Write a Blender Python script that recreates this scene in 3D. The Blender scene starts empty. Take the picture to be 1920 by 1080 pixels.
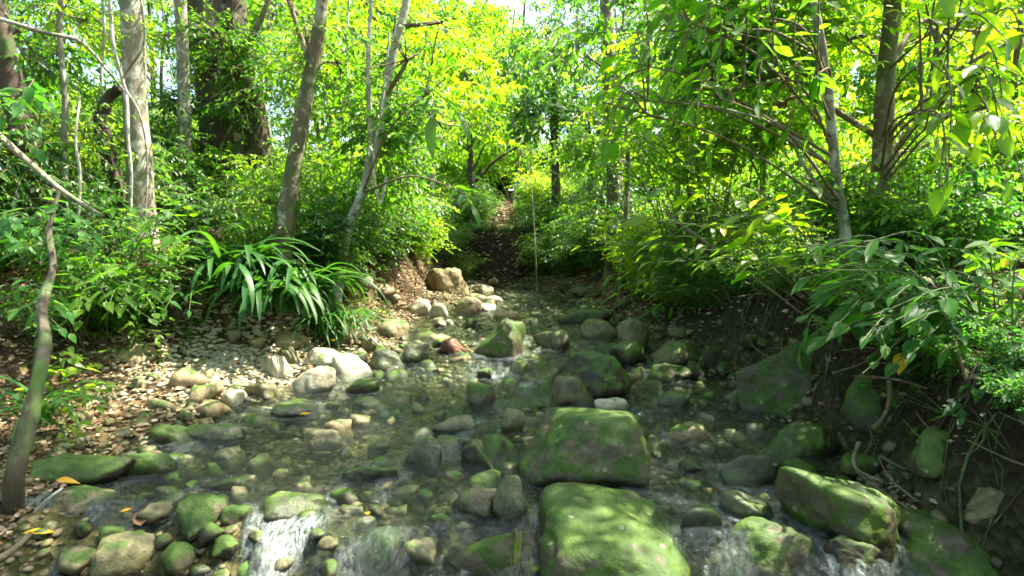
import bpy, bmesh, math, random
import numpy as np
from mathutils import Vector, Matrix
random.seed(11)
rng = np.random.default_rng(11)
scene = bpy.context.scene
C = scene.collection
RAD = math.radians

# ------------------------------------------------------------ camera, light
CAMZ = 1.55
F = 1144.0                      # focal length in pixels of the 1920 wide photograph
PITCH = math.atan(100 / F)
cd = bpy.data.cameras.new('camera'); cam = bpy.data.objects.new('camera', cd); C.objects.link(cam)
cam.location = (0, 0, CAMZ); cam.rotation_euler = (math.pi / 2 - PITCH, 0, 0)
cd.sensor_width = 36; cd.lens = 36 * F / 1920; cd.clip_end = 500; cd.clip_start = 0.05
scene.camera = cam
SUN_EL, SUN_AZ = RAD(60), RAD(66)      # azimuth from +Y towards +X
SD = np.array([math.sin(SUN_AZ) * math.cos(SUN_EL), math.cos(SUN_AZ) * math.cos(SUN_EL), math.sin(SUN_EL)])
w = bpy.data.worlds.new('World'); scene.world = w; w.use_nodes = True
nt = w.node_tree; nt.nodes.clear()
sky = nt.nodes.new('ShaderNodeTexSky'); sky.sky_type = 'NISHITA'; sky.sun_disc = False
sky.sun_elevation = SUN_EL; sky.sun_rotation = SUN_AZ; sky.dust_density = 3.0
bg = nt.nodes.new('ShaderNodeBackground'); bg.inputs['Strength'].default_value = 0.13
wo = nt.nodes.new('ShaderNodeOutputWorld')
nt.links.new(sky.outputs[0], bg.inputs[0]); nt.links.new(bg.outputs[0], wo.inputs[0])
sl = bpy.data.lights.new('sun', 'SUN'); sl.energy = 5.0; sl.angle = RAD(0.55); sl.color = (1, 0.93, 0.77)
sun = bpy.data.objects.new('sun', sl); C.objects.link(sun)
sun.rotation_euler = Vector(SD).to_track_quat('Z', 'Y').to_euler(); sun.location = (4, 6, 20)
scene.view_settings.view_transform = 'Standard'; scene.view_settings.look = 'None'
scene.view_settings.exposure = 2.35; scene.view_settings.gamma = 1.0
scene.view_settings.use_curve_mapping = False
scene.render.engine = 'CYCLES'
cy = scene.cycles
cy.max_bounces = 9; cy.diffuse_bounces = 5; cy.glossy_bounces = 3; cy.transmission_bounces = 6
cy.transparent_max_bounces = 8; cy.caustics_reflective = False; cy.caustics_refractive = False
cy.sample_clamp_indirect = 8; cy.use_denoising = True
cy.pixel_filter_type = 'BLACKMAN_HARRIS'; cy.filter_width = 1.7

# ------------------------------------------------------------ noise
def _h(ix, iy, iz, s):
    n = (ix.astype(np.int64) * 374761393 + iy.astype(np.int64) * 668265263 + iz.astype(np.int64) * 2147483647 + s * 974634777) & 0xFFFFFFFF
    n = ((n ^ (n >> 13)) * 1274126177) & 0xFFFFFFFF
    n = ((n ^ (n >> 16)) * 2246822519) & 0xFFFFFFFF
    return ((n ^ (n >> 15)) & 0xFFFFFF) / float(0xFFFFFF) * 2 - 1
def noise(x, y, z=0, s=0):
    x = np.asarray(x, float); y = np.asarray(y, float) + 0 * x; z = np.asarray(z, float) + 0 * x
    ix, iy, iz = np.floor(x), np.floor(y), np.floor(z)
    fx, fy, fz = x - ix, y - iy, z - iz
    fx = fx * fx * (3 - 2 * fx); fy = fy * fy * (3 - 2 * fy); fz = fz * fz * (3 - 2 * fz)
    r = 0
    for a in (0, 1):
        for b in (0, 1):
            for c in (0, 1):
                r = r + _h(ix + a, iy + b, iz + c, s) * (fx if a else 1 - fx) * (fy if b else 1 - fy) * (fz if c else 1 - fz)
    return r
def fbm(x, y, z=0, o=4, s=0):
    r = 0; a = 1.0; f = 1.0
    for i in range(o):
        r = r + a * noise(np.asarray(x) * f, np.asarray(y) * f, np.asarray(z) * f, s + i * 7); a *= .5; f *= 2.03
    return r
def sst(a, b, x):
    t = np.clip((np.asarray(x, float) - a) / (b - a), 0, 1); return t * t * (3 - 2 * t)
def unit(v):
    return v / np.maximum(np.linalg.norm(v, axis=-1, keepdims=True), 1e-9)

# ------------------------------------------------------------ the shape of the valley
YK = np.array([0, 2, 3, 4, 5, 6, 7.5, 9, 11, 13, 14.2, 60])
XL = np.array([-2.3, -2.3, -2.7, -2.75, -2.35, -1.75, -1.5, -1.55, -1.1, -.95, -.3, -.3])
XR = np.array([2.0, 2.0, 2.0, 2.25, 2.1, 2.05, 1.8, 1.55, 1.2, .6, .1, .1])
def water_z(x, y):
    yy = y + 0.30 * noise(np.asarray(x) * 1.7, np.asarray(y) * .9, 0, 31) + .12 * noise(np.asarray(x) * 5, 3, 0, 33)
    z = -0.09 + 0.19 * sst(2.68, 3.0, yy) + 0.05 * sst(4.7, 5.1, yy) + 0.06 * sst(5.6, 6.3, yy) + 0.07 * sst(6.9, 7.4, yy) + 0.03 * sst(8, 8.5, yy) + .1 * sst(9, 13, yy)
    return z
def ground_z(x, y):
    x = np.asarray(x, float); y = np.asarray(y, float) + 0 * x
    xl = np.interp(y, YK, XL) + 0.18 * noise(y * 1.3, 3.3, 0, 5) ; xr = np.interp(y, YK, XR) + 0.15 * noise(y * 1.3, 8.3, 0, 6)
    wz = water_z(x * 0, y)
    tl = xl - x; tr = x - xr
    bed = wz - 0.085 - 0.04 * fbm(x * 2, y * 2, 0, 3, 9)
    left = 0.05 * sst(0, .25, tl) + 0.07 * np.clip(tl, 0, 1.4) + 0.42 * np.clip(tl - 1.3, 0, 4) + .12 * np.clip(tl - 5.3, 0, 20) + .72 * sst(.45, 1.0, tl) * sst(6.0, 6.8, y) - .25 * np.clip(tl - 1.3, 0, 1.5) * sst(6.0, 6.8, y)
    steep = 1 - sst(5.5, 8, y)
    right = (0.85 * sst(-.02, .42, tr)) * steep + (0.12 * sst(0, .3, tr) + .38 * np.clip(tr, 0, 2.3)) * (1 - steep) + .2 * np.clip(tr - .6, 0, 6) + .06 * np.clip(tr - 6, 0, 20)
    h = np.where(tl > 0, wz + left, np.where(tr > 0, wz + right, 0))
    inside = (tl <= 0) & (tr <= 0)
    edge = np.minimum(sst(0, .5, -tl), sst(0, .35, -tr))
    h = np.where(inside, wz + (bed - wz) * edge, h)
    # dark earth bank closing the view, litter path above it
    yb = 13.9 + 0.25 * noise(x * .9, 2.2, 0, 12) + .10 * np.abs(x)
    wall = 1.15 * sst(0, .45, y - yb) + 0.26 * np.clip(y - yb - .4, 0, 5) + .07 * np.clip(y - yb - 5, 0, 60)
    hb = 0.4 + wall
    m = sst(-.2, .1, y - yb)
    h = np.where(y > yb - .2, np.maximum(h * (1 - m) + hb * m, np.minimum(h, hb + 1.5)), h)
    amp = .035 + .05 * sst(.5, 3, np.maximum(tl, tr))
    h = h + np.where(tr > 0, .09 * sst(.0, .3, tr) * (1 - sst(1.2, 1.8, tr)) * steep * fbm(x * 5, y * 5, h * 3, 3, 21), 0)
    return h + amp * fbm(x * 1.6, y * 1.6, 0, 4, 2) + 0.012 * noise(x * 14, y * 14, 0, 4)
def gz(x, y): return float(ground_z(np.array([x]), np.array([y]))[0])

cp, sp = math.cos(PITCH), math.sin(PITCH)
def ray(px, py):
    u, v = (px - 960) / F, -(py - 540) / F
    return np.array([u, cp + v * sp, -sp + v * cp])
def at(px, py, d):                       # the point of the world seen there at distance d along the valley
    r = ray(px, py); r = r / r[1]
    return np.array([r[0] * d, d, CAMZ + r[2] * d])
def on_ground(px, py, water=True, lift=0):
    r = ray(px, py); r = r / r[1]
    d = np.linspace(1.6, 45, 6000)
    X = r[0] * d; Z = CAMZ + r[2] * d
    G = ground_z(X, d)
    if water: G = np.maximum(G, water_z(X, d) - .02)
    G = G + lift
    k = np.argmax(Z < G)
    if Z[k] >= G[k]: k = 3000
    return np.array([X[k], d[k], Z[k]])

# ------------------------------------------------------------ mesh helpers
class MB:
    def __init__(s): s.V = []; s.Fq = []; s.Ft = []; s.A = []; s.n = 0; s.Mq = []; s.Mt = []
    def add(s, V, Fc, var=None, mat=0):
        V = np.asarray(V, float).reshape(-1, 3); Fc = np.asarray(Fc, np.int64)
        if var is None: var = 0.5
        a = np.zeros(len(V)) + var
        s.V.append(V); s.A.append(a)
        if Fc.shape[1] == 4: s.Fq.append(Fc + s.n); s.Mq.append(np.full(len(Fc), mat))
        else: s.Ft.append(Fc + s.n); s.Mt.append(np.full(len(Fc), mat))
        s.n += len(V)
    def mesh(s, name, mats, smooth=True):
        me = bpy.data.meshes.new(name)
        V = np.concatenate(s.V); me.vertices.add(len(V)); me.vertices.foreach_set('co', V.astype(np.float32).ravel())
        q = np.concatenate(s.Fq) if s.Fq else np.zeros((0, 4), int); t = np.concatenate(s.Ft) if s.Ft else np.zeros((0, 3), int)
        li = np.concatenate([q.ravel(), t.ravel()]); me.loops.add(len(li)); me.loops.foreach_set('vertex_index', li.astype(np.int32))
        st = np.concatenate([np.arange(len(q)) * 4, len(q) * 4 + np.arange(len(t)) * 3]); me.polygons.add(len(st))
        me.polygons.foreach_set('loop_start', st.astype(np.int32))
        mi = np.concatenate(s.Mq + s.Mt).astype(np.int32); me.polygons.foreach_set('material_index', mi)
        me.polygons.foreach_set('use_smooth', np.full(len(st), smooth))
        for m in (mats if isinstance(mats, (list, tuple)) else [mats]): me.materials.append(m)
        me.update(calc_edges=True)
        at_ = me.attributes.new('var', 'FLOAT', 'POINT'); at_.data.foreach_set('value', np.concatenate(s.A).astype(np.float32))
        return me
def link(name, me, parent=None, loc=None, **kw):
    o = bpy.data.objects.new(name, me); C.objects.link(o)
    if parent is not None: o.parent = parent
    if loc is not None: o.location = loc
    for k, v in kw.items(): o[k] = v
    return o
def thing(name, label, cat, loc, group=None):
    o = bpy.data.objects.new(name, None); C.objects.link(o); o.location = loc; o['label'] = label; o['category'] = cat
    o.empty_display_size = .1
    if group: o['group'] = group
    return o
def curve_pts(pts, n):
    P = np.asarray(pts, float)
    if len(P) == 2: t = np.linspace(0, 1, n)[:, None]; return P[0] * (1 - t) + P[1] * t
    Q = np.vstack([2 * P[0] - P[1], P, 2 * P[-1] - P[-2]]); out = []
    u = np.linspace(0, len(P) - 1 - 1e-6, n)
    for a in u:
        i = int(a); f = a - i; p0, p1, p2, p3 = Q[i], Q[i + 1], Q[i + 2], Q[i + 3]
        out.append(.5 * (2 * p1 + (p2 - p0) * f + (2 * p0 - 5 * p1 + 4 * p2 - p3) * f * f + (3 * p1 - p0 - 3 * p2 + p3) * f ** 3))
    return np.array(out)
def tube(mb, pts, r0, r1, seg=8, n=None, rough=0.0, var=.5, mat=0, seed=0, flare=0, closed=True):
    pts = np.asarray(pts, float)
    P = curve_pts(pts, n) if n else pts
    m = len(P); T = unit(np.gradient(P, axis=0))
    ref = np.array([1., 0, 0]) if abs(T[0][0]) < .8 else np.array([0, 1., 0])
    N = []; a = ref
    for i in range(m):
        a = a - T[i] * a.dot(T[i]); a = a / (np.linalg.norm(a) + 1e-9); N.append(a)
    N = np.array(N); B = np.cross(T, N)
    t = np.linspace(0, 1, m); rr = r0 + (r1 - r0) * t
    if flare: rr = rr * (1 + flare * np.exp(-t * m * .35))
    th = np.linspace(0, 2 * math.pi, seg, endpoint=False)
    R_ = rr[:, None] * np.ones((1, seg))
    if rough:
        c, s_ = np.cos(th)[None] * np.ones((m, 1)), np.sin(th)[None] * np.ones((m, 1))
        tt = (np.arange(m)[:, None] * np.ones((1, seg)))
        R_ = R_ * (1 + rough * noise(c * 1.5, s_ * 1.5, tt * .35 + seed * 3.1, seed) + rough * .6 * noise(c * 3.5, s_ * 3.5, tt * .8, seed + 5))
    V = P[:, None] + R_[..., None] * (np.cos(th)[None, :, None] * N[:, None] + np.sin(th)[None, :, None] * B[:, None])
    V = V.reshape(-1, 3)
    i = np.arange(m - 1)[:, None] * seg; j = np.arange(seg)[None]
    Fq = np.stack([i + j, i + (j + 1) % seg, i + seg + (j + 1) % seg, i + seg + j], -1).reshape(-1, 4)
    mb.add(V, Fq, var, mat)
    if closed:
        V2 = np.vstack([V[-seg:], P[-1] + T[-1] * rr[-1] * .4]); mb.add(V2, [[k, (k + 1) % seg, seg] for k in range(seg)], var, mat)
def leaves(mb, P, D, U, L, W, droop=.2, fold=.12, mat=0, var=None):
    n = len(P)
    if n == 0: return
    D = unit(D); U = unit(U - D * np.sum(U * D, -1, keepdims=True)); S = np.cross(D, U)
    L = (np.zeros(n) + L)[:, None]; W = (np.zeros(n) + W)[:, None]
    def pt(t, s): return P + D * L * t + S * W * s + U * (np.abs(s) * 2 * fold * W - droop * L * t * t)
    V = np.stack([pt(0, 0), pt(.3, .5), pt(.68, .40), pt(1, 0), pt(.68, -.40), pt(.3, -.5)], 1).reshape(-1, 3)
    b = np.arange(n)[:, None] * 6
    Fq = np.concatenate([b + np.array([[0, 1, 2, 3]]), b + np.array([[0, 3, 4, 5]])])
    if var is None: var = rng.random(n)
    mb.add(V, Fq, np.repeat(var, 6), mat)
def sprays(mb, B, D, Ls, k, lL, lW=.42, twig=.006, sag=.25, jitter=.35, varb=None, wood=1):
    """twigs with leaves set alternately on them"""
    n = len(B)
    if n == 0: return
    D = unit(D); Z = np.array([0, 0, 1.]); S = np.cross(D, Z) + 1e-4; S = unit(S)
    Ls = np.zeros(n) + Ls
    base = rng.random(n) if varb is None else varb
    for i in range(k):
        t = (i + 1) / k
        P = B + D * (Ls * t)[:, None] - Z * (sag * t * t * Ls)[:, None]
        sd = 1 if i % 2 else -1
        dd = D * (.55 if i < k - 1 else 1.2) + S * sd * (.8 if i < k - 1 else 0) - Z * (.3 + .3 * rng.random((n, 1))) + rng.normal(0, jitter, (n, 3))
        uu = Z + rng.normal(0, .38, (n, 3)) 
        ll = lL * (.65 + .55 * rng.random(n)) * (1 - .25 * t)
        leaves(mb, P, dd, uu, ll, ll * lW * (.85 + .3 * rng.random(n)), .12 + .25 * rng.random(n)[:, None], .12, 0, np.clip(base * .7 + .3 * rng.random(n), 0, 1))
    if twig:
        w_ = twig
        P0 = B; P1 = B + D * (Ls * .55)[:, None] - Z * (sag * .3 * Ls)[:, None]; P2 = B + D * Ls[:, None] - Z * (sag * Ls)[:, None]
        X = S; Y = np.cross(S, D)
        V = []
        for P, r in ((P0, w_), (P1, w_ * .7), (P2, w_ * .3)):
            V += [P + X * r, P - X * r * .5 + Y * r * .87, P - X * r * .5 - Y * r * .87]
        V = np.stack(V, 1).reshape(-1, 3); b = np.arange(n)[:, None] * 9
        Fq = np.concatenate([b + np.array([[i, (i + 1) % 3, 3 + (i + 1) % 3, 3 + i]]) + 3 * r for r in (0, 1) for i in range(3)])
        mb.add(V, Fq, .5, wood)

# ------------------------------------------------------------ materials
def new_mat(name):
    m = bpy.data.materials.new(name); m.use_nodes = True; n = m.node_tree; n.nodes.clear(); return m, n
def node(n, t, **kw):
    o = n.nodes.new(t)
    for k, v in kw.items(): setattr(o, k, v)
    return o
def ramp(n, fac, stops):
    r = node(n, 'ShaderNodeValToRGB'); e = r.color_ramp.elements
    while len(e) < len(stops): e.new(.5)
    for i, (p, c) in enumerate(stops): e[i].position = p; e[i].color = (*c, 1)
    n.links.new(fac, r.inputs[0]); return r.outputs[0]
def tex_noise(n, vec, scale, detail=4, rough=.55, dist=0):
    t = node(n, 'ShaderNodeTexNoise'); t.inputs['Scale'].default_value = scale; t.inputs['Detail'].default_value = detail
    t.inputs['Roughness'].default_value = rough; t.inputs['Distortion'].default_value = dist
    if vec is not None: n.links.new(vec, t.inputs['Vector'])
    return t.outputs['Fac']
def mixc(n, f, a, b, mode='MIX'):
    m = node(n, 'ShaderNodeMix', data_type='RGBA', blend_type=mode)
    for i, v in ((0, f), (6, a), (7, b)):
        if isinstance(v, (int, float)): m.inputs[i].default_value = v
        elif isinstance(v, tuple): m.inputs[i].default_value = (*v, 1)
        else: n.links.new(v, m.inputs[i])
    return m.outputs[2]
def math_(n, op, a, b=0, c=None, clamp=False):
    m = node(n, 'ShaderNodeMath', operation=op, use_clamp=clamp)
    for i, v in enumerate((a, b) if c is None else (a, b, c)):
        if isinstance(v, (int, float)): m.inputs[i].default_value = v
        else: n.links.new(v, m.inputs[i])
    return m.outputs[0]
def out(n, sh):
    o = node(n, 'ShaderNodeOutputMaterial'); n.links.new(sh, o.inputs[0])
def bump(n, h, st, dist=.02):
    b = node(n, 'ShaderNodeBump'); b.inputs['Strength'].default_value = st; b.inputs['Distance'].default_value = dist
    n.links.new(h, b.inputs['Height']); return b.outputs[0]

def leaf_mat(name, dark, mid, lite, trans=.5, rough=.42, tcol=None, spec=.5, veins=False):
    m, n = new_mat(name)
    a = node(n, 'ShaderNodeAttribute', attribute_name='var')
    oi = node(n, 'ShaderNodeObjectInfo')
    geo = node(n, 'ShaderNodeNewGeometry')
    f = math_(n, 'ADD', a.outputs['Fac'], math_(n, 'MULTIPLY', math_(n, 'SUBTRACT', oi.outputs['Random'], .5), .5), clamp=True)
    nn = tex_noise(n, geo.outputs['Position'], .9, 2)
    f = math_(n, 'ADD', f, math_(n, 'MULTIPLY', math_(n, 'SUBTRACT', nn, .5), .5), clamp=True)
    col = ramp(n, f, [(0, dark), (.5, mid), (1, lite)])
    tc = node(n, 'ShaderNodeTexCoord')
    spots = tex_noise(n, tc.outputs['Object'], 38, 3)
    col = mixc(n, math_(n, 'MULTIPLY', math_(n, 'GREATER_THAN', spots, .68), .45), col, (.16, .12, .04))
    pb = node(n, 'ShaderNodeBsdfPrincipled'); n.links.new(col, pb.inputs['Base Color']); pb.inputs['Roughness'].default_value = rough
    pb.inputs['Specular IOR Level'].default_value = spec
    if veins:
        wv = node(n, 'ShaderNodeTexWave'); wv.inputs['Scale'].default_value = 5; wv.inputs['Distortion'].default_value = 1; wv.bands_direction = 'Y'
        n.links.new(tc.outputs['Object'], wv.inputs['Vector']); n.links.new(bump(n, wv.outputs['Fac'], .35, .03), pb.inputs['Normal'])
    tr = node(n, 'ShaderNodeBsdfTranslucent')
    tcl = mixc(n, 1.0, col, tcol or (4.4, 4.2, .9), 'MULTIPLY'); n.links.new(tcl, tr.inputs['Color'])
    mx = node(n, 'ShaderNodeMixShader'); mx.inputs[0].default_value = trans
    n.links.new(pb.outputs[0], mx.inputs[1]); n.links.new(tr.outputs[0], mx.inputs[2]); out(n, mx.outputs[0]); return m

M = {}
M['leaf'] = leaf_mat('leaf_green', (.018, .075, .006), (.045, .13, .008), (.11, .195, .010))
M['leaf_lime'] = leaf_mat('leaf_lime', (.04, .11, .008), (.085, .17, .009), (.165, .23, .011), .58, tcol=(4.2, 4.2, .9))
M['leaf_dark'] = leaf_mat('leaf_dark', (.012, .05, .012), (.025, .085, .018), (.05, .13, .02), .38, .35)
M['leaf_blue'] = leaf_mat('leaf_cool_green', (.012, .065, .012), (.032, .12, .020), (.075, .19, .028), .45, .45, spec=.3, veins=True)
M['leaf_big'] = leaf_mat('leaf_broad', (.022, .085, .010), (.05, .14, .012), (.10, .20, .018), .5, .45, spec=.3, veins=True)
M['blade'] = leaf_mat('leaf_blade', (.010, .048, .010), (.022, .085, .014), (.055, .135, .02), .28, .45, spec=.35)
M['yellow'] = leaf_mat('leaf_yellow', (.45, .24, .01), (.60, .38, .01), (.62, .48, .03), .3, .5, (1.2, 1.1, .8))
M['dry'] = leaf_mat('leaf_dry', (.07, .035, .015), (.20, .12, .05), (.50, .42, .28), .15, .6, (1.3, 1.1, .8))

def bark_mat(name, a, b, lich, lf=.5, moss=.3):
    m, n = new_mat(name); tc = node(n, 'ShaderNodeTexCoord'); geo = node(n, 'ShaderNodeNewGeometry')
    mp = node(n, 'ShaderNodeMapping'); mp.inputs['Scale'].default_value = (1, 1, .3); n.links.new(geo.outputs['Position'], mp.inputs[0])
    n1 = tex_noise(n, mp.outputs[0], 22, 6, .65); n2 = tex_noise(n, geo.outputs['Position'], 6, 4, .6, .6); n3 = tex_noise(n, geo.outputs['Position'], 3.3, 5, .65)
    c = mixc(n, n1, a, b)
    c = mixc(n, ramp(n, n2, [(lf, (0, 0, 0)), (lf + .06, (1, 1, 1))]), c, lich)
    c = mixc(n, ramp(n, n3, [(1 - moss - .05, (0, 0, 0)), (1 - moss + .12, (1, 1, 1))]), c, (.05, .10, .015))
    pb = node(n, 'ShaderNodeBsdfPrincipled'); n.links.new(c, pb.inputs['Base Color']); pb.inputs['Roughness'].default_value = .85
    n.links.new(bump(n, n1, .8, .02), pb.inputs['Normal']); out(n, pb.outputs[0]); return m
M['bark_pale'] = bark_mat('bark_pale', (.12, .10, .07), (.30, .27, .19), (.42, .41, .33), .52, .42)
M['bark_brown'] = bark_mat('bark_brown', (.07, .052, .026), (.18, .14, .075), (.33, .30, .20), .53, .46)
M['bark_dark'] = bark_mat('bark_dark', (.025, .016, .010), (.085, .055, .03), (.24, .20, .13), .60, .44)
M['bark_white'] = bark_mat('bark_white', (.22, .2, .15), (.5, .47, .38), (.6, .58, .5), .5, .25)
M['twig'] = bark_mat('twig', (.09, .065, .035), (.2, .15, .085), (.3, .26, .17), .6, .35)
M['moss_wood'] = bark_mat('moss_wood', (.03, .025, .015), (.07, .06, .03), (.12, .12, .07), .6, .5)
M['stem'] = bark_mat('green_stem', (.05, .08, .02), (.10, .13, .04), (.2, .2, .1), .6, .3)

def rock_mat(name, dark, mid, lite, moss_amt, moss=((.016, .028, .005), (.038, .078, .009), (.078, .130, .017)), rough=.5, spots=True):
    m, n = new_mat(name); tc = node(n, 'ShaderNodeTexCoord'); geo = node(n, 'ShaderNodeNewGeometry'); oi = node(n, 'ShaderNodeObjectInfo')
    off = node(n, 'ShaderNodeVectorMath', operation='ADD'); n.links.new(geo.outputs['Position'], off.inputs[0]); n.links.new(oi.outputs['Random'], off.inputs[1])
    v = off.outputs[0]
    big = tex_noise(n, v, 5, 5, .6, .3); fine = tex_noise(n, v, 28, 6, .7); mid_n = tex_noise(n, v, 11, 4, .6)
    c = ramp(n, math_(n, 'ADD', math_(n, 'MULTIPLY', big, .6), math_(n, 'MULTIPLY', fine, .4)), [(.32, dark), (.5, mid), (.68, lite)])
    hv = node(n, 'ShaderNodeHueSaturation'); n.links.new(c, hv.inputs['Color'])
    n.links.new(math_(n, 'MULTIPLY_ADD', oi.outputs['Random'], .5, .75), hv.inputs['Value']); c = hv.outputs[0]
    sx = node(n, 'ShaderNodeSeparateXYZ'); n.links.new(geo.outputs['Normal'], sx.inputs[0])
    mf = math_(n, 'ADD', math_(n, 'MULTIPLY', sx.outputs['Z'], .42), math_(n, 'MULTIPLY', math_(n, 'SUBTRACT', mid_n, .5), 1.3))
    mf = math_(n, 'ADD', mf, math_(n, 'MULTIPLY', math_(n, 'SUBTRACT', big, .5), 1.5))
    mf = math_(n, 'ADD', mf, moss_amt - .5)
    mr = ramp(n, mf, [(0.0, (0, 0, 0)), (.22, (1, 1, 1))])
    mc = ramp(n, math_(n, 'ADD', math_(n, 'MULTIPLY', fine, .25), math_(n, 'MULTIPLY', big, .75)), [(.35, moss[0]), (.5, moss[1]), (.68, moss[2])])
    c = mixc(n, mr, c, mc)
    if spots:
        vo = node(n, 'ShaderNodeTexVoronoi'); vo.inputs['Scale'].default_value = 9; n.links.new(v, vo.inputs['Vector'])
        vo.inputs['Randomness'].default_value = 1
        sp_ = math_(n, 'LESS_THAN', vo.outputs['Distance'], .13)
        sp_ = math_(n, 'MULTIPLY', sp_, math_(n, 'GREATER_THAN', big, .52))
        c = mixc(n, math_(n, 'MULTIPLY', sp_, .7), c, (.26, .27, .15))
    wa = node(n, 'ShaderNodeAttribute', attribute_name='var')     # wet stone at the waterline is darker and glossier
    c = mixc(n, math_(n, 'MULTIPLY', wa.outputs['Fac'], .62), c, mixc(n, 1.0, c, (.20, .19, .15), 'MULTIPLY'))
    pb = node(n, 'ShaderNodeBsdfPrincipled'); n.links.new(c, pb.inputs['Base Color']); pb.inputs['Specular IOR Level'].default_value = .3
    n.links.new(math_(n, 'SUBTRACT', math_(n, 'MULTIPLY_ADD', mr, .12, rough), math_(n, 'MULTIPLY', wa.outputs['Fac'], .22)), pb.inputs['Roughness'])
    n.links.new(bump(n, math_(n, 'ADD', fine, math_(n, 'MULTIPLY', mid_n, 1.5)), .5, .02), pb.inputs['Normal'])
    out(n, pb.outputs[0]); return m
M['rock_moss'] = rock_mat('rock_mossy', (.035, .03, .018), (.10, .085, .05), (.2, .18, .11), .50)
M['rock_olive'] = rock_mat('rock_olive', (.045, .04, .02), (.13, .12, .06), (.25, .22, .12), .22)
M['rock_pale'] = rock_mat('rock_pale', (.20, .17, .10), (.36, .33, .23), (.52, .48, .36), .08, rough=.6, spots=False)
M['rock_tan'] = rock_mat('rock_tan', (.10, .075, .035), (.22, .17, .09), (.36, .29, .17), .18, rough=.6, spots=False)
M['rock_dark'] = rock_mat('rock_dark', (.014, .011, .006), (.04, .032, .018), (.085, .07, .04), .42, rough=.5)
M['rock_grey'] = rock_mat('rock_greygreen', (.03, .033, .018), (.08, .09, .05), (.16, .16, .09), .22, rough=.35)
M['rock_slab'] = rock_mat('rock_slab', (.03, .026, .018), (.075, .065, .04), (.13, .11, .06), .58, rough=.45)
M['rock_red'] = rock_mat('rock_red', (.05, .018, .010), (.14, .055, .03), (.25, .13, .08), .1, rough=.35, spots=False)

def ground_mat():
    m, n = new_mat('ground'); geo = node(n, 'ShaderNodeNewGeometry'); a = node(n, 'ShaderNodeAttribute', attribute_name='var')
    v = geo.outputs['Position']
    n1 = tex_noise(n, v, 2.5, 5, .6); n2 = tex_noise(n, v, 24, 5, .7)
    vo = node(n, 'ShaderNodeTexVoronoi'); vo.inputs['Scale'].default_value = 22; n.links.new(v, vo.inputs['Vector'])
    soil = ramp(n, n2, [(.3, (.018, .011, .006)), (.5, (.06, .038, .02)), (.7, (.13, .085, .05))])
    cell = node(n, 'ShaderNodeSeparateColor'); n.links.new(vo.outputs['Color'], cell.inputs[0])
    lit = ramp(n, cell.outputs[0], [(0, (.05, .03, .015)), (.5, (.16, .10, .05)), (1, (.33, .24, .14))])
    soil = mixc(n, ramp(n, n1, [(.45, (0, 0, 0)), (.6, (1, 1, 1))]), soil, lit)
    # undercut shade of the right cut bank, put into the soil as black-brown
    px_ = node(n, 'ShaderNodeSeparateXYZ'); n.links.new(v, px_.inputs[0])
    wet = math_(n, 'MULTIPLY', math_(n, 'GREATER_THAN', math_(n, 'ADD', px_.outputs['X'], math_(n, 'MULTIPLY', n1, .6)), 2.2), math_(n, 'LESS_THAN', px_.outputs['Z'], 1.0))  # wet marks where the bank's shade is painted
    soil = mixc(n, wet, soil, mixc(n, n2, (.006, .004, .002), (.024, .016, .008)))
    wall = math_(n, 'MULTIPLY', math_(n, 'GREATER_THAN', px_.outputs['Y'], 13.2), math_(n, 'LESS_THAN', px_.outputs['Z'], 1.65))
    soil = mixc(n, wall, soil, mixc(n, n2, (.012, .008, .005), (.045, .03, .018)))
    bed = ramp(n, cell.outputs[1], [(0, (.022, .020, .008)), (.5, (.065, .06, .024)), (1, (.17, .14, .08))])
    bed = mixc(n, math_(n, 'MULTIPLY', n2, .6), bed, (.07, .085, .02))
    c = mixc(n, a.outputs['Fac'], soil, bed)
    pb = node(n, 'ShaderNodeBsdfPrincipled'); n.links.new(c, pb.inputs['Base Color']); pb.inputs['Roughness'].default_value = .9; pb.inputs['Specular IOR Level'].default_value = .15
    n.links.new(bump(n, math_(n, 'ADD', n2, vo.outputs['Distance']), 1.0, .04), pb.inputs['Normal']); out(n, pb.outputs[0]); return m
M['ground'] = ground_mat()

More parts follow.
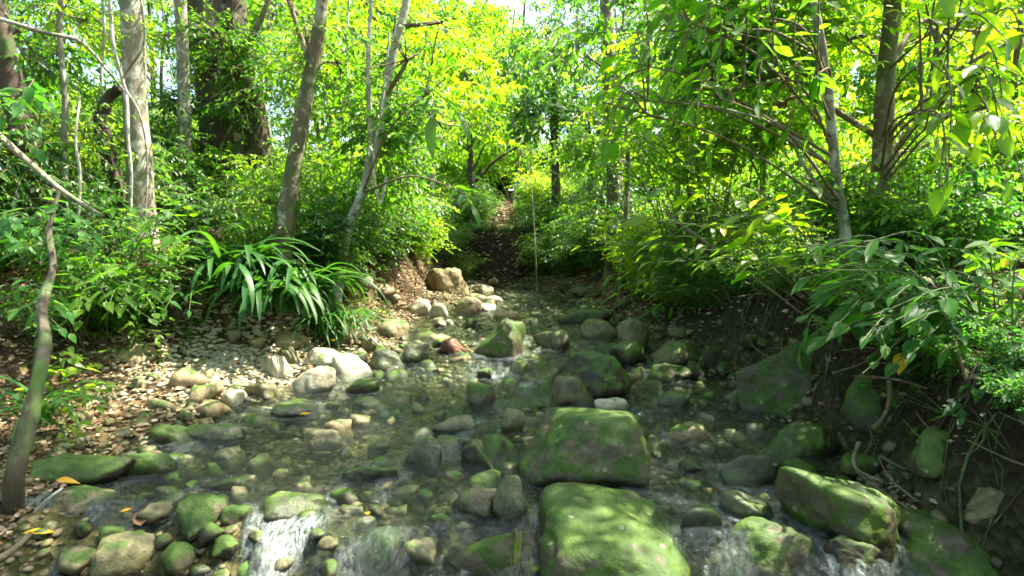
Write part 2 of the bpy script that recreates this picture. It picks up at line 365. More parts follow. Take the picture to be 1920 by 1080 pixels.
def water_mat():
    m, n = new_mat('stream_water'); geo = node(n, 'ShaderNodeNewGeometry'); a = node(n, 'ShaderNodeAttribute', attribute_name='var')
    mp = node(n, 'ShaderNodeMapping'); mp.inputs['Scale'].default_value = (1.4, .8, 1); n.links.new(geo.outputs['Position'], mp.inputs[0])
    n1 = tex_noise(n, mp.outputs[0], 7, 3, .55, .6); n2 = tex_noise(n, mp.outputs[0], 42, 5, .7, .8)
    h = math_(n, 'ADD', n1, math_(n, 'MULTIPLY', n2, .35))
    nor = bump(n, h, .8, .06)
    fr = node(n, 'ShaderNodeFresnel'); fr.inputs['IOR'].default_value = 1.33; n.links.new(nor, fr.inputs['Normal'])
    tr = node(n, 'ShaderNodeBsdfTransparent'); tr.inputs[0].default_value = (.80, .88, .74, 1)
    gl = node(n, 'ShaderNodeBsdfGlossy'); gl.inputs['Roughness'].default_value = .09; n.links.new(nor, gl.inputs['Normal']); gl.inputs[0].default_value = (.95, 1, 1, 1)
    mx = node(n, 'ShaderNodeMixShader'); n.links.new(math_(n, 'MULTIPLY', fr.outputs[0], 1.15, clamp=True), mx.inputs[0]); n.links.new(tr.outputs[0], mx.inputs[1]); n.links.new(gl.outputs[0], mx.inputs[2])
    fo = node(n, 'ShaderNodeBsdfPrincipled'); fo.inputs['Base Color'].default_value = (.62, .70, .68, 1); fo.inputs['Roughness'].default_value = .3
    n.links.new(nor, fo.inputs['Normal'])
    mp2 = node(n, 'ShaderNodeMapping'); mp2.inputs['Scale'].default_value = (2.2, .7, 1); n.links.new(geo.outputs['Position'], mp2.inputs[0])
    n3 = tex_noise(n, mp2.outputs[0], 16, 6, .72, 1.2)
    fm = math_(n, 'MULTIPLY', a.outputs['Fac'], ramp(n, n3, [(.38, (0, 0, 0)), (.52, (.45, .45, .45)), (.66, (1, 1, 1))]), clamp=True)
    m2 = node(n, 'ShaderNodeMixShader'); n.links.new(fm, m2.inputs[0]); n.links.new(mx.outputs[0], m2.inputs[1]); n.links.new(fo.outputs[0], m2.inputs[2])
    out(n, m2.outputs[0]); return m
M['water'] = water_mat()

# ------------------------------------------------------------ ground
def grid(xs, ys):
    X, Y = np.meshgrid(xs, ys); nx, ny = len(xs), len(ys)
    i = np.arange(ny - 1)[:, None] * nx + np.arange(nx - 1)[None]
    return X.ravel(), Y.ravel(), np.stack([i, i + 1, i + nx + 1, i + nx], -1).reshape(-1, 4)
xs = np.unique(np.concatenate([-np.geomspace(5, 75, 45), np.linspace(-5, 5, 230), np.geomspace(5, 75, 45)]))
ys = np.unique(np.concatenate([np.linspace(-14, 1, 25), np.linspace(1, 16, 330), np.geomspace(16, 110, 60)]))
X, Y, Fq = grid(xs, ys); Z = ground_z(X, Y)
bedv = sst(.10, -.02, 0)  # placeholder value kept simple
xl = np.interp(Y, YK, XL); xr = np.interp(Y, YK, XR)
bedm = sst(-.5, .15, np.minimum(X - xl, xr - X)) * (1 - sst(13.4, 14, Y))
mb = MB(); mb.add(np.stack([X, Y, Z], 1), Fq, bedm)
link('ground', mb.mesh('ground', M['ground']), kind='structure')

# ------------------------------------------------------------ rocks
_ico = {}
def ico(k):
    if k not in _ico:
        bm = bmesh.new(); bmesh.ops.create_icosphere(bm, subdivisions=k, radius=1); bm.verts.ensure_lookup_table()
        _ico[k] = (np.array([v.co[:] for v in bm.verts]), np.array([[v.index for v in f.verts] for f in bm.faces])); bm.free()
    return _ico[k]
def rock_verts(seed, k=4, planes=12, p=14, rgh=.09, taper=0.0, faces=None):
    r = np.random.default_rng(seed); D, Fc = ico(k); D = unit(D)
    N = unit(r.normal(size=(planes, 3))); N = np.vstack([N, [[0, 0, 1], [0, 0, -1]]]); dist = np.append(r.uniform(.62, 1.0, planes), [.72, .7])
    if faces:
        N = np.vstack([N, unit(np.array([f[:3] for f in faces], float))]); dist = np.append(dist * 1.0 + .25, [f[3] for f in faces])
    s = np.sum(np.maximum(D @ N.T / dist, 0) ** p, 1) ** (-1 / p)
    s = s * (1 + rgh * fbm(D[:, 0] * 2 + seed, D[:, 1] * 2, D[:, 2] * 2, 3, seed % 97)) + .012 * noise(D[:, 0] * 11, D[:, 1] * 11, D[:, 2] * 11 + seed, 3)
    V = D * s[:, None]; V[:, :2] *= (1 - taper * V[:, 2:3]); V[:, 0] += .22 * (r.random() - .5) * V[:, 2]; e = (V.max(0) - V.min(0)) / 2; V = (V - (V.max(0) + V.min(0)) / 2) / e
    return V, Fc
occupied = []
def boulder(box, mat, label, name='river_boulder', seed=None, k=4, tilt=(0, 0), planes=17, p=11, taper=.2, faces=None, sink=.42, group=None, cat='boulder', depth=.8, hscale=1.0, yoff=0):
    x0, y0, x1, y1 = box; seed = seed or int(x0 * 7 + y0 * 3)
    g = on_ground((x0 + x1) / 2, y1 - (y1 - y0) * .12)
    d = g[1]; rx = (x1 - x0) / 2 / F * d
    ry = rx * depth
    a = math.atan2(CAMZ - g[2], d)
    ap = (y1 - y0) / F * d * math.cos(a)           # apparent height
    rz = max((ap - ry * math.sin(a) * 1.1) / (math.cos(a) * (1 + sink)), rx * .30) * hscale
    V, Fc = rock_verts(seed, k, planes, p, .11, taper, faces)
    V = V * [rx, ry, rz]
    if tilt != (0, 0):
        Rm = np.array(Matrix.Rotation(RAD(tilt[0]), 3, 'Y') @ Matrix.Rotation(RAD(tilt[1]), 3, 'X')); V = V @ Rm.T
    wl = V[:, 2] + (rz * sink) + (g[2] - float(water_z(np.array([g[0]]), np.array([g[1]]))[0])); wet = 1 - sst(.01, .07, wl + .03 * noise(V[:, 0] * 9, V[:, 1] * 9, V[:, 2] * 9, 8))
    cx = ray((x0 + x1) / 2, y1); cx = cx[0] / cx[1] * (d + ry * .8)
    mb = MB(); mb.add(V, Fc, wet)
    o = link(name, mb.mesh(name, M[mat]), loc=(cx, d + ry * .75 + yoff, g[2] + rz * sink), label=label, category=cat)
    if group: o['group'] = group
    occupied.append((cx, d + ry * .75, max(rx, ry)))
    return o
BOULD = [
 ((955, 772, 1228, 938), 'rock_moss', 'largest bright green mossy boulder, trapezoid shaped, in the middle of the stream', dict(k=5, planes=10, p=16, seed=5, hscale=1.2, depth=.75, taper=.0, faces=[(-.85, -.1, .5, .62), (1, -.15, .12, .82), (.08, .1, 1, .66), (-.1, -1, .25, .74), (0, -.8, -.75, .8), (-.5, -.7, .4, .74)])),
 ((975, 905, 1385, 1170), 'rock_moss', 'broad smooth domed green boulder at the near edge, in front of the trapezoid mossy one', dict(k=5, planes=10, p=9, seed=14, hscale=.95, depth=.85, taper=0, faces=[(-1, -.1, .2, .78), (.7, -.1, .75, .72), (-.1, -.2, 1, .66), (-.1, -1, .3, .8), (.9, -.3, .2, .9)])),
 ((975, 655, 1188, 764), 'rock_dark', 'wide dark boulder with a moss covered back behind the trapezoid mossy boulder', dict(k=5, planes=18, p=9, seed=21, taper=.2)),
 ((1028, 705, 1125, 770), 'rock_olive', 'rounded mossy stone with a tan foot leaning on the wide dark boulder', dict(planes=14, seed=22)),
 ((828, 968, 985, 1090), 'rock_moss', 'dark green lumpy boulder left of the smooth domed one at the near edge', dict(k=5, planes=9, seed=33)),
 ((840, 915, 950, 978), 'rock_olive', 'flat olive wedge shaped rock just above the dark green lumpy boulder', dict(seed=36, depth=.6)),
 ((922, 888, 992, 990), 'rock_grey', 'upright grey green rock wedged left of the two largest mossy boulders', dict(seed=41, depth=.8)),
 ((1320, 965, 1550, 1130), 'rock_moss', 'mossy boulder with a brown split face at the near right edge', dict(k=5, planes=14, p=14, seed=44, tilt=(8, 0))),
 ((1440, 885, 1700, 1050), 'rock_slab', 'large dark slab sloping down to the right with a mossy rim', dict(k=5, planes=18, p=12, seed=48, tilt=(16, 0), taper=.1)),
 ((1620, 955, 1990, 1150), 'rock_moss', 'big mossy slab at the bottom right corner of the stream', dict(k=5, planes=16, p=12, seed=52, tilt=(14, 0), taper=.1)),
 ((1410, 790, 1606, 868), 'rock_moss', 'flat topped mossy rock jutting over dark water by the right bank', dict(k=5, planes=10, p=16, seed=55, depth=.6)),
 ((1335, 842, 1476, 928), 'rock_grey', 'wet rounded grey rock below the flat topped mossy rock', dict(planes=14, seed=61)),
 ((1345, 925, 1460, 990), 'rock_grey', 'dull green rock between the wet rounded rock and the brown split boulder', dict(seed=62, tilt=(14, 0))),
 ((1375, 640, 1590, 800), 'rock_slab', 'huge dark brown boulder leaning against the right bank', dict(k=5, planes=16, p=11, seed=69, tilt=(22, 0), depth=.6, taper=.3)),
 ((1205, 638, 1312, 695), 'rock_olive', 'block shaped olive boulder at the foot of the right bank', dict(seed=71)),
 ((1308, 650, 1372, 702), 'rock_dark', 'egg shaped dark rock right of the block shaped olive boulder', dict(planes=16, p=8, seed=72)),
 ((1205, 682, 1296, 722), 'rock_moss', 'low bright mossy wedge in front of the block shaped olive boulder', dict(seed=73)),
 ((1155, 598, 1216, 668), 'rock_olive', 'brownish rounded boulder where the right bank meets the riffle', dict(seed=75)),
 ((1042, 580, 1150, 614), 'rock_moss', 'long low mossy rock in the far riffle by the right bank', dict(seed=77, depth=.5)),
 ((886, 600, 988, 682), 'rock_moss', 'steep pale rock with a mossy crown and water splashing at its foot', dict(k=5, planes=16, p=11, seed=80, taper=.45)),
 ((820, 634, 880, 670), 'rock_red', 'reddish brown wet rock left of the splashed pale rock', dict(seed=82)),
 ((545, 688, 634, 748), 'rock_pale', 'large round cream boulder at the water edge of the sunlit gravel bar', dict(planes=18, p=7, seed=84)),
 ((562, 653, 642, 697), 'rock_pale', 'smooth cream boulder behind the large round one', dict(planes=16, p=8, seed=85)),
 ((602, 664, 702, 714), 'rock_pale', 'long sunlit cream stone right of the large round one', dict(planes=14, p=8, seed=86)),
 ((498, 668, 546, 718), 'rock_pale', 'angular white stone at the left of the cream boulders', dict(planes=8, p=24, seed=87)),
 ((493, 620, 582, 660), 'rock_tan', 'brown boulder under the hanging strap leaves', dict(planes=16, p=8, seed=88)),
 ((518, 652, 574, 690), 'rock_olive', 'small mossy boulder tucked behind the angular white stone', dict(seed=89)),
 ((795, 505, 882, 558), 'rock_tan', 'big tan boulder in shade where the stream meets the dark earth bank', dict(k=5, planes=12, p=10, seed=90)),
 ((765, 563, 810, 598), 'rock_pale', 'round white cobble leftmost of the far sunlit row', dict(planes=18, p=7, seed=92)),
 ((805, 570, 842, 602), 'rock_pale', 'white cobble second from the left in the far sunlit row', dict(planes=18, p=7, seed=93)),
 ((850, 558, 905, 594), 'rock_tan', 'largest tan cobble of the far sunlit row', dict(planes=18, p=7, seed=94)),
 ((893, 568, 935, 588), 'rock_pale', 'flat pale cobble rightmost of the far sunlit row', dict(planes=12, p=10, seed=95)),
 ((812, 596, 840, 618), 'rock_olive', 'small round green stone standing in water before the far sunlit row', dict(planes=16, p=8, seed=96, cat='stone')),
 ((874, 720, 930, 772), 'rock_moss', 'rounded green stone alone in the middle of the riffle', dict(planes=14, p=9, seed=97)),
 ((750, 815, 832, 884), 'rock_grey', 'grey green block with water around it in the middle pool', dict(planes=10, p=16, seed=98)),
 ((808, 778, 902, 818), 'rock_olive', 'flat yellow green rock just breaking the water of the middle pool', dict(seed=99, depth=.7)),
 ((284, 788, 385, 842), 'rock_moss', 'vivid green flat slab on the left shore', dict(seed=101, depth=.8, tilt=(-8, 0))),
 ((335, 795, 470, 834), 'rock_grey', 'long grey slab running right from the vivid green slab', dict(seed=102, depth=.5)),
 ((80, 912, 212, 978), 'rock_olive', 'blotchy pale and green boulder in the left shallows', dict(k=5, seed=104)),
 ((60, 850, 262, 925), 'rock_moss', 'dark mossy boulder under the orange leaf in the left shallows', dict(k=5, seed=105, depth=.5)),
 ((380, 888, 482, 926), 'rock_grey', 'flat grey stone with a black gap under it in the left pool', dict(seed=107, depth=.6)),
 ((205, 843, 335, 902), 'rock_moss', 'half drowned mossy rock below the vivid green slab', dict(seed=108, depth=.5)),
 ((470, 925, 640, 985), 'rock_grey', 'water covered ledge at the lip of the small cascade', dict(seed=109, depth=.6, sink=.2)),
 ((1360, 730, 1402, 772), 'rock_grey', 'small grey stone before the huge dark boulder', dict(seed=110, cat='stone')),
 ((1228, 735, 1298, 772), 'rock_grey', 'grey green low stone in the right side channel', dict(seed=111)),
 ((938, 768, 986, 818), 'rock_olive', 'brownish rounded stone touching the trapezoid boulder on its left', dict(seed=112)),
 ((614, 618, 662, 652), 'rock_olive', 'mossy cobble right of the strap leaves', dict(seed=113)),
 ((690, 655, 762, 702), 'rock_grey', 'dark green slanted slab at the head of the middle pool', dict(seed=114)),
 ((755, 645, 806, 688), 'rock_grey', 'green slab standing right of the slanted slab in the riffle', dict(seed=115)),
 ((640, 713, 712, 748), 'rock_moss', 'low mossy rock right of the large round cream boulder', dict(seed=116)),
 ((1808, 905, 1905, 988), 'rock_olive', 'ochre green boulder under the right bank roots', dict(seed=118)),
 ((452, 775, 526, 802), 'rock_grey', 'thin grey slab at the lower edge of the gravel bar', dict(seed=119)),
 ((512, 752, 602, 792), 'rock_grey', 'curved grey green slab over a dark hollow below the cream boulders', dict(seed=120)),
 ((1268, 858, 1332, 892), 'rock_dark', 'flat black wet stone right of the trapezoid mossy boulder', dict(seed=121)),
 ((640, 880, 750, 905), 'rock_dark', 'low dark wet ledge across the middle pool', dict(seed=122, depth=.4)),
 ((660, 990, 760, 1060), 'rock_moss', 'mossy stone under fast water near the bottom edge', dict(seed=123, sink=.2)),
 ((210, 640, 330, 690), 'rock_tan', 'sun flecked tan boulder on the upper left shore', dict(seed=124)),
 ((1240, 795, 1330, 840), 'rock_tan', 'pinkish tan cobble right of the trapezoid boulder top', dict(seed=125)),
 ((1110, 745, 1178, 780), 'rock_pale', 'pale broken stone below the wide dark boulder', dict(seed=126)),
 ((1585, 690, 1730, 800), 'rock_slab', 'brown boulder buried in the root bank under the broad leaved shrub', dict(seed=131)),
 ((1690, 800, 1830, 890), 'rock_dark', 'black boulder in the root bank above the ochre green one', dict(seed=132)),
 ((1085, 600, 1160, 640), 'rock_olive', 'low olive rock before the long low mossy rock', dict(seed=133, depth=.6)),
 ((700, 600, 770, 640), 'rock_tan', 'flat tan rock on the gravel left of the round green stone', dict(seed=134)),
 ((1000, 620, 1070, 660), 'rock_olive', 'olive rock right of the splashed pale rock', dict(seed=135)),
 ((1535, 1000, 1665, 1095), 'rock_dark', 'dark slab wedged between the sloping slab and the corner slab', dict(k=5, seed=141, tilt=(10, 0))),
 ((1270, 940, 1350, 1000), 'rock_grey', 'grey rock tucked at the right shoulder of the domed boulder', dict(seed=142)),
 ((1560, 850, 1660, 905), 'rock_dark', 'black rock in the dark water under the crooked root', dict(seed=143)),
 ((1140, 640, 1215, 690), 'rock_dark', 'dark rock behind the low bright mossy wedge', dict(seed=144)),
 ((860, 830, 930, 890), 'rock_dark', 'wet dark rock left of the trapezoid boulder', dict(seed=145)),
 ((560, 800, 650, 840), 'rock_olive', 'olive ledge awash in the left pool', dict(seed=146, sink=.2)),
 ((590, 585, 660, 625), 'rock_moss', 'moss covered rock half hidden behind the strap leaves', dict(seed=127)),
]
for b in BOULD:
    kw = dict(b[3]); boulder(b[0], b[1], b[2], **kw)

# loose cobbles: each its own thing
protos = {}
for mname in ('rock_olive', 'rock_grey', 'rock_tan', 'rock_pale', 'rock_dark', 'rock_moss'):
    protos[mname] = []
    for s in range(6):
        V, Fc = rock_verts(300 + s * 13 + len(mname), 3, [6, 14, 8, 10, 7, 16][s], [26, 9, 18, 14, 30, 8][s], .13, [.3, 0, .2, .1, .25, 0][s])
        m_ = MB(); m_.add(V, Fc, sst(.1, -.3, V[:, 2]) if False else 1 - sst(-.3, .15, V[:, 2])); protos[mname].append(m_.mesh('cobble', M[mname]))
MW = {'rock_olive': 'olive', 'rock_grey': 'grey green', 'rock_tan': 'tan', 'rock_pale': 'pale', 'rock_dark': 'dark wet', 'rock_moss': 'mossy'}
def region(px, py):
    if py > 900: return 'in the near rapids' if px < 1010 else 'in the near right channel'
    if py > 790:
        if px < 480: return 'in the left shallows'
        return 'in the middle pool' if px < 980 else 'in the right side channel'
    if py > 690:
        if px < 520: return 'on the sunlit gravel bar'
        return 'above the middle pool' if px < 990 else 'below the right bank boulders'
    if py > 610: return 'beside the strap leaves' if px < 760 else ('in the far riffle' if px < 1150 else 'at the foot of the right bank')
    return 'in the far row' if px < 930 else 'at the far bend'
def to_px(p):
    d = np.array(p) - [0, 0, CAMZ]; f = d[1] * cp - d[2] * sp; return 960 + F * d[0] / f, 540 - F * (d[2] * cp + d[1] * sp) / f
cnt = 0; tries = 0
while cnt < 300 and tries < 9000:
    tries += 1
    px = rng.uniform(120, 1500); py = 1075 - 540 * rng.random() ** 1.3
    g = on_ground(px, py)
    if g[1] > 14: continue
    if 430 < px < 790 and 790 < py < 900 and rng.random() < .8: continue
    if px < 1010 and py > 900 and rng.random() < .55: continue
    if 1220 < px < 1450 and 730 < py < 880 and rng.random() < .5: continue
    x, y = g[0], g[1]; xl, xr = np.interp(y, YK, XL), np.interp(y, YK, XR)
    if x < xl - 1.2 or x > xr + .25: continue
    r = (.045 + .135 * rng.random() ** 1.8) * (1 + .02 * y)
    if any((x - a) ** 2 + (y - b) ** 2 < (c * .85 + r * .8) ** 2 for a, b, c in occupied): continue
    occupied.append((x, y, r * .8))
    on_bar = x < xl + .1
    if on_bar and y < 8.5 and rng.random() < .55: occupied.pop(); continue
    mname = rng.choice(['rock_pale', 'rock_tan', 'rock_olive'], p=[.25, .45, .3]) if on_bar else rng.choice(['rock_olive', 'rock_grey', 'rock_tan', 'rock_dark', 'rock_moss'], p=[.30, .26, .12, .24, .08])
    if px < 480 and py > 860: mname = rng.choice(['rock_dark', 'rock_moss', 'rock_olive'])
    if y > 8.5 and x < .3: mname = rng.choice(['rock_pale', 'rock_tan'])
    gzv = gz(x, y); rz = r * rng.uniform(.45, .8)
    z = gzv + rz * .4
    wv = float(water_z(np.array([x]), np.array([y]))[0])
    if not on_bar and z + rz < wv + .01: z = max(z, wv - rz * rng.uniform(.3, .9))
    shape = 'flat' if rz / r < .58 else ('upright' if rz / r > .70 else 'rounded'); size = 'small ' if r < .07 else ('large ' if r > .105 else '')
    phrase = f"{size}{shape} {MW[mname]} cobble {region(px, py)}"
    o = link('cobble', protos[mname][rng.integers(6)], loc=(x, y, z), label=phrase, category='stone', group=phrase.replace('cobble', 'cobbles'))
    o.scale = (r, r * rng.uniform(.7, 1), rz); o.rotation_euler = (rng.uniform(-.3, .3), rng.uniform(-.3, .3), rng.uniform(0, 6.3))
    cnt += 1

# pebbles too many to count
V2, F2 = ico(2)
for mname, nn_, sd in (('rock_olive', 900, 1), ('rock_tan', 700, 2), ('rock_grey', 500, 3)):
    mb = MB(); shapes = [rock_verts(700 + i + sd * 10, 2, 13, 10)[0] for i in range(6)]
    py_ = 2 + 12 * rng.random(nn_) ** 1.2; a_, b_ = np.interp(py_, YK, XL), np.interp(py_, YK, XR); px_ = a_ - .35 + (b_ - a_ + .6) * rng.random(nn_); pz_ = ground_z(px_, py_)
    for i in range(nn_):
        r_ = rng.uniform(.025, .062); c_, s_ = math.cos(i), math.sin(i); V = shapes[i % 6] * [r_, r_ * .8, r_ * .6]
        V = np.stack([V[:, 0] * c_ - V[:, 1] * s_, V[:, 0] * s_ + V[:, 1] * c_, V[:, 2]], 1) + [px_[i], py_[i], pz_[i] + r_ * .25]
        mb.add(V, F2)
    link('gravel', mb.mesh('gravel', M[mname]), kind='stuff', label=f'{MW[mname]} gravel packed on the stream bed')
mb = MB(); Vi, Fi = ico(1)
n = 9000
px = rng.uniform(-.0, 1, n); yy = 2 + 12.5 * rng.random(n) ** 1.5
xl, xr = np.interp(yy, YK, XL), np.interp(yy, YK, XR)
xx = xl - 1.3 + (xr - xl + 1.35) * px
zz = ground_z(xx, yy); rr = .010 + .032 * rng.random(n) ** 2
for i in range(n):
    s = rng.uniform(.6, 1.2, 3) * [1, 1, .6]
    mb.add(Vi * s * rr[i] * (1 + .12 * rng.normal(size=(len(Vi), 1))) + [xx[i], yy[i], zz[i] + rr[i] * .25], Fi, .2)
link('pebbles', mb.mesh('pebbles', M['rock_tan']), kind='stuff', label='brown and tan pebbles covering the stream bed and shore')

mb = MB()
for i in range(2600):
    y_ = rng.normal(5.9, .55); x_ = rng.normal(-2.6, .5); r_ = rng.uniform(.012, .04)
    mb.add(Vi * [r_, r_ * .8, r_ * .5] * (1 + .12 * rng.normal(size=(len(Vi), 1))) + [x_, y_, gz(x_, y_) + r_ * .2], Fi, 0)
link('sun_patch_shingle', mb.mesh('sun_patch_shingle', M['rock_pale']), kind='stuff', label='shingle coloured pale as the sun patch on the gravel bar')  # pebbles coloured pale to stand in for glaring sun
# ------------------------------------------------------------ water
xs = np.linspace(-3.2, 3.0, 340); ys = np.concatenate([np.linspace(.6, 9, 560), np.linspace(9.05, 14.0, 110)])
X, Y, Fq = grid(xs, ys)
Zw = water_z(X, Y)
gy = (water_z(X, Y + .06) - water_z(X, Y - .06)) / .12
rap = np.clip(gy * 3.2, 0, 1)
near = np.zeros_like(X)
for a, b, c in occupied[:60]:                   # water piles up and whitens around the boulders
    dd = np.hypot(X - a, (Y - b)); near = np.maximum(near, np.exp(-((dd - c * .95) / .07) ** 2) * (.25 + .5 * (noise(X * 3 + a, Y * 3) > .1)))
turb = .35 + .65 * sst(-.2, .5, noise(X * .9, Y * .6, 0, 77))
Zw = Zw + (.009 + .035 * rap) * fbm(X * 9, Y * 5, 0, 3, 40) + .004 * turb * noise(X * 22, Y * 14, 0, 44) + .01 * near
chan = np.exp(-((X + 1.02 + .2 * np.sin(Y * 3)) / .3) ** 2) * (1 - sst(3.2, 3.5, Y)) + np.exp(-((X - .05 - .15 * np.sin(Y * 2.2)) / .35) ** 2) * sst(5.0, 5.6, Y) * (1 - sst(8.5, 9, Y)) * 1.1 + np.exp(-((X + .4 - .3 * np.sin(Y * 1.5)) / .3) ** 2) * sst(3.2, 3.6, Y) * (1 - sst(4.6, 5, Y)) * .45 + np.exp(-((X - 1.45) / .2) ** 2) * (1 - sst(2.9, 3.2, Y)) * .4
foam = np.clip(rap * (.08 + .9 * chan) * sst(-.1, .6, fbm(X * 6, Y * 2.2, 0, 3, 50)) + near * .4 * turb + chan * .55 * sst(.1, .8, fbm(X * 7, Y * 3, 0, 3, 60)) + .10 * turb * sst(.5, .9, fbm(X * 4, Y * 7, 0, 4, 61)), 0, 1)
foam *= .8
mb = MB(); mb.add(np.stack([X, Y, Zw], 1), Fq, foam)
link('stream_water', mb.mesh('stream_water', M['water']), kind='structure')

# ------------------------------------------------------------ gaps in the canopy through which the sun falls
def G_(px, py): g = on_ground(px, py); return g[0], g[1]
GAPS = []
for (px, py, rx, ry) in [(420, 700, 1.25, .75), (330, 680, .7, .45), (600, 690, .6, .5), (860, 580, .9, .7), (790, 590, .6, .6), (940, 655, .45, .4), (700, 640, .5, .3), (130, 770, .28, .3), (150, 700, .35, .25),
                         (90, 480, .35, .4), (1190, 610, .25, .2), (1500, 540, .5, .6), (1350, 560, .6, .4), (900, 722, .28, .15), (1110, 850, .22, .12), (720, 800, .22, .1), (1235, 702, .2, .1), (1290, 800, .2, .12), (640, 960, .12, .08), (1080, 800, .15, .12), (870, 700, .2, .15), (1400, 660, .12, .1)]:
    GAPS.append((*G_(px, py), rx, ry))
GAPS += [(-.3, 17.4, 1.6, 1.6), (-2.0, 10.5, .9, 1.2), (1.6, 10.5, .9, 1.5)]
def keep_mask(P, dens=.62, ground=.3):
    k = (P[:, 2] - ground) / SD[2]
    qx = P[:, 0] - SD[0] * k; qy = P[:, 1] - SD[1] * k
    keep = np.ones(len(P), bool)
    for (a, b, rx, ry) in GAPS:
        m = ((qx - a) / (rx + .32)) ** 2 + ((qy - b) / (ry + .32)) ** 2 < 1
        keep &= ~m
    nz = fbm(qx * 1.3, qy * 1.3, 0, 3, 90)
    keep &= (nz < dens * 1.6 - .3 + .15 * rng.random(len(P)))
    xr_ = np.interp(qy, YK, XR); over_stream = (qx < xr_ + .6) & (qx > -3.4) & (qy < 8.5)
    high = P[:, 2] > 1.55 + P[:, 1] * .33
    return keep & (over_stream | ~high | (rng.random(len(P)) < .22))

# ------------------------------------------------------------ trees
def crown_mesh(blobs, trunk, leaf, lL, k=9, twl=.5, mats=None, filt=True, limb_r=.03, dens=.62, lW=.42, seed=0):
    """blobs: (x, y, z, rx, ry, rz, number of sprays); limbs grow from the trunk to every clump"""
    mb = MB(); Bs = []; Ds = []; vb = []
    for (x, y, z, rx, ry, rz, n) in blobs:
        n = int(n * 1.15); c = np.array([x, y, z]); r = np.array([rx, ry, rz])
        j = trunk[np.argmin(np.linalg.norm((trunk - c) * [1, 1, .5] + [0, 0, .3], axis=1))]
        mid = (j + c) / 2 + rng.normal(0, .12, 3) + [0, 0, .15]
        tube(mb, [j, mid, c], limb_r, limb_r * .45, 6, 8, .1, mat=1, closed=False)
        nc = max(3, int(n / 28))
        cc = c + unit(rng.normal(size=(nc, 3))) * r * (rng.random((nc, 1)) ** .45) * .85
        for q in cc:
            tube(mb, [c * .6 + mid * .4, (c + q) / 2 + rng.normal(0, .06, 3), q], limb_r * .4, limb_r * .12, 4, 5, mat=1, closed=False)
        ci = rng.integers(nc, size=n)
        B = cc[ci] + rng.normal(0, .17, (n, 3)) * (r.mean() ** .5) * [1.2, 1.2, .7]
        D = unit(B - cc[ci]) * .7 + unit(B - c) * .5 + rng.normal(0, .3, (n, 3)); D[:, 2] *= .5
        Bs.append(B); Ds.append(D); vb.append(np.clip(rng.random(nc)[ci] + rng.normal(0, .1, n), 0, 1))
    B = np.concatenate(Bs); D = np.concatenate(Ds); vb = np.concatenate(vb)
    if filt:
        m = keep_mask(B, dens) | (B[:, 2] < 1.6); B, D, vb = B[m], D[m], vb[m]
    sprays(mb, B, D, twl * (.6 + .6 * rng.random(len(B))), k, lL, lW, varb=vb)
    return mb, [M[leaf], M['twig']]
TRUNK = {}
def tree(name, label, pts, r0, r1, bark, blobs, leaf, lL, k=9, climb=0, twl=.5, group=None, flare=.5, extra=(), cat='tree', limb_r=.03, dens=.62, rough=.12, filt=True, seg=14):
    P = np.array([p for p in pts], float); base = P[0].copy()
    t = thing(name, label, cat, tuple(base), group)
    C_ = curve_pts(P, 40)
    mb = MB(); tube(mb, C_ - base, r0, r1, seg, None, rough, seed=int(abs(base[0] * 10)) + 3, flare=flare)
    for (e, ra, rb) in extra: tube(mb, np.array(e) - base, ra, rb, 8, 16, rough, seed=4)
    link('trunk', mb.mesh('trunk', M[bark]), t)
    if blobs:
        mb, ms = crown_mesh(blobs, C_, leaf, lL, k, twl, filt=filt, limb_r=limb_r, dens=dens)
        if climb:
            j = rng.integers(2, 34, climb); j = (j // 5) * 5 + rng.integers(0, 3, climb); a_ = rng.uniform(0, 6.28, climb); o_ = np.stack([np.cos(a_), np.sin(a_), 0 * a_ - .2], 1)
            sprays(mb, C_[j] + o_ * (r0 * .8), o_ + rng.normal(0, .3, (climb, 3)), .16 + .2 * rng.random(climb), 7, lL * .8)
        mb.V = [v - base for v in mb.V]
        link('crown', mb.mesh('crown', ms), t, label=None) if False else link('crown', mb.mesh('crown', ms), t)
    t['base'] = tuple(base); TRUNK[t.name] = C_; return t
def gp(px, py, d):     # trunk foot: on the ground at that column and distance
    p = at(px, py, d); p[2] = gz(p[0], p[1]) - .08; return p
def bl(px, py, d, wpx, hpx, dep, n):   # a clump of crown seen there
    p = at(px, py, d); return (p[0], p[1], p[2], wpx / F * d / 2, dep, hpx / F * d / 2, n)

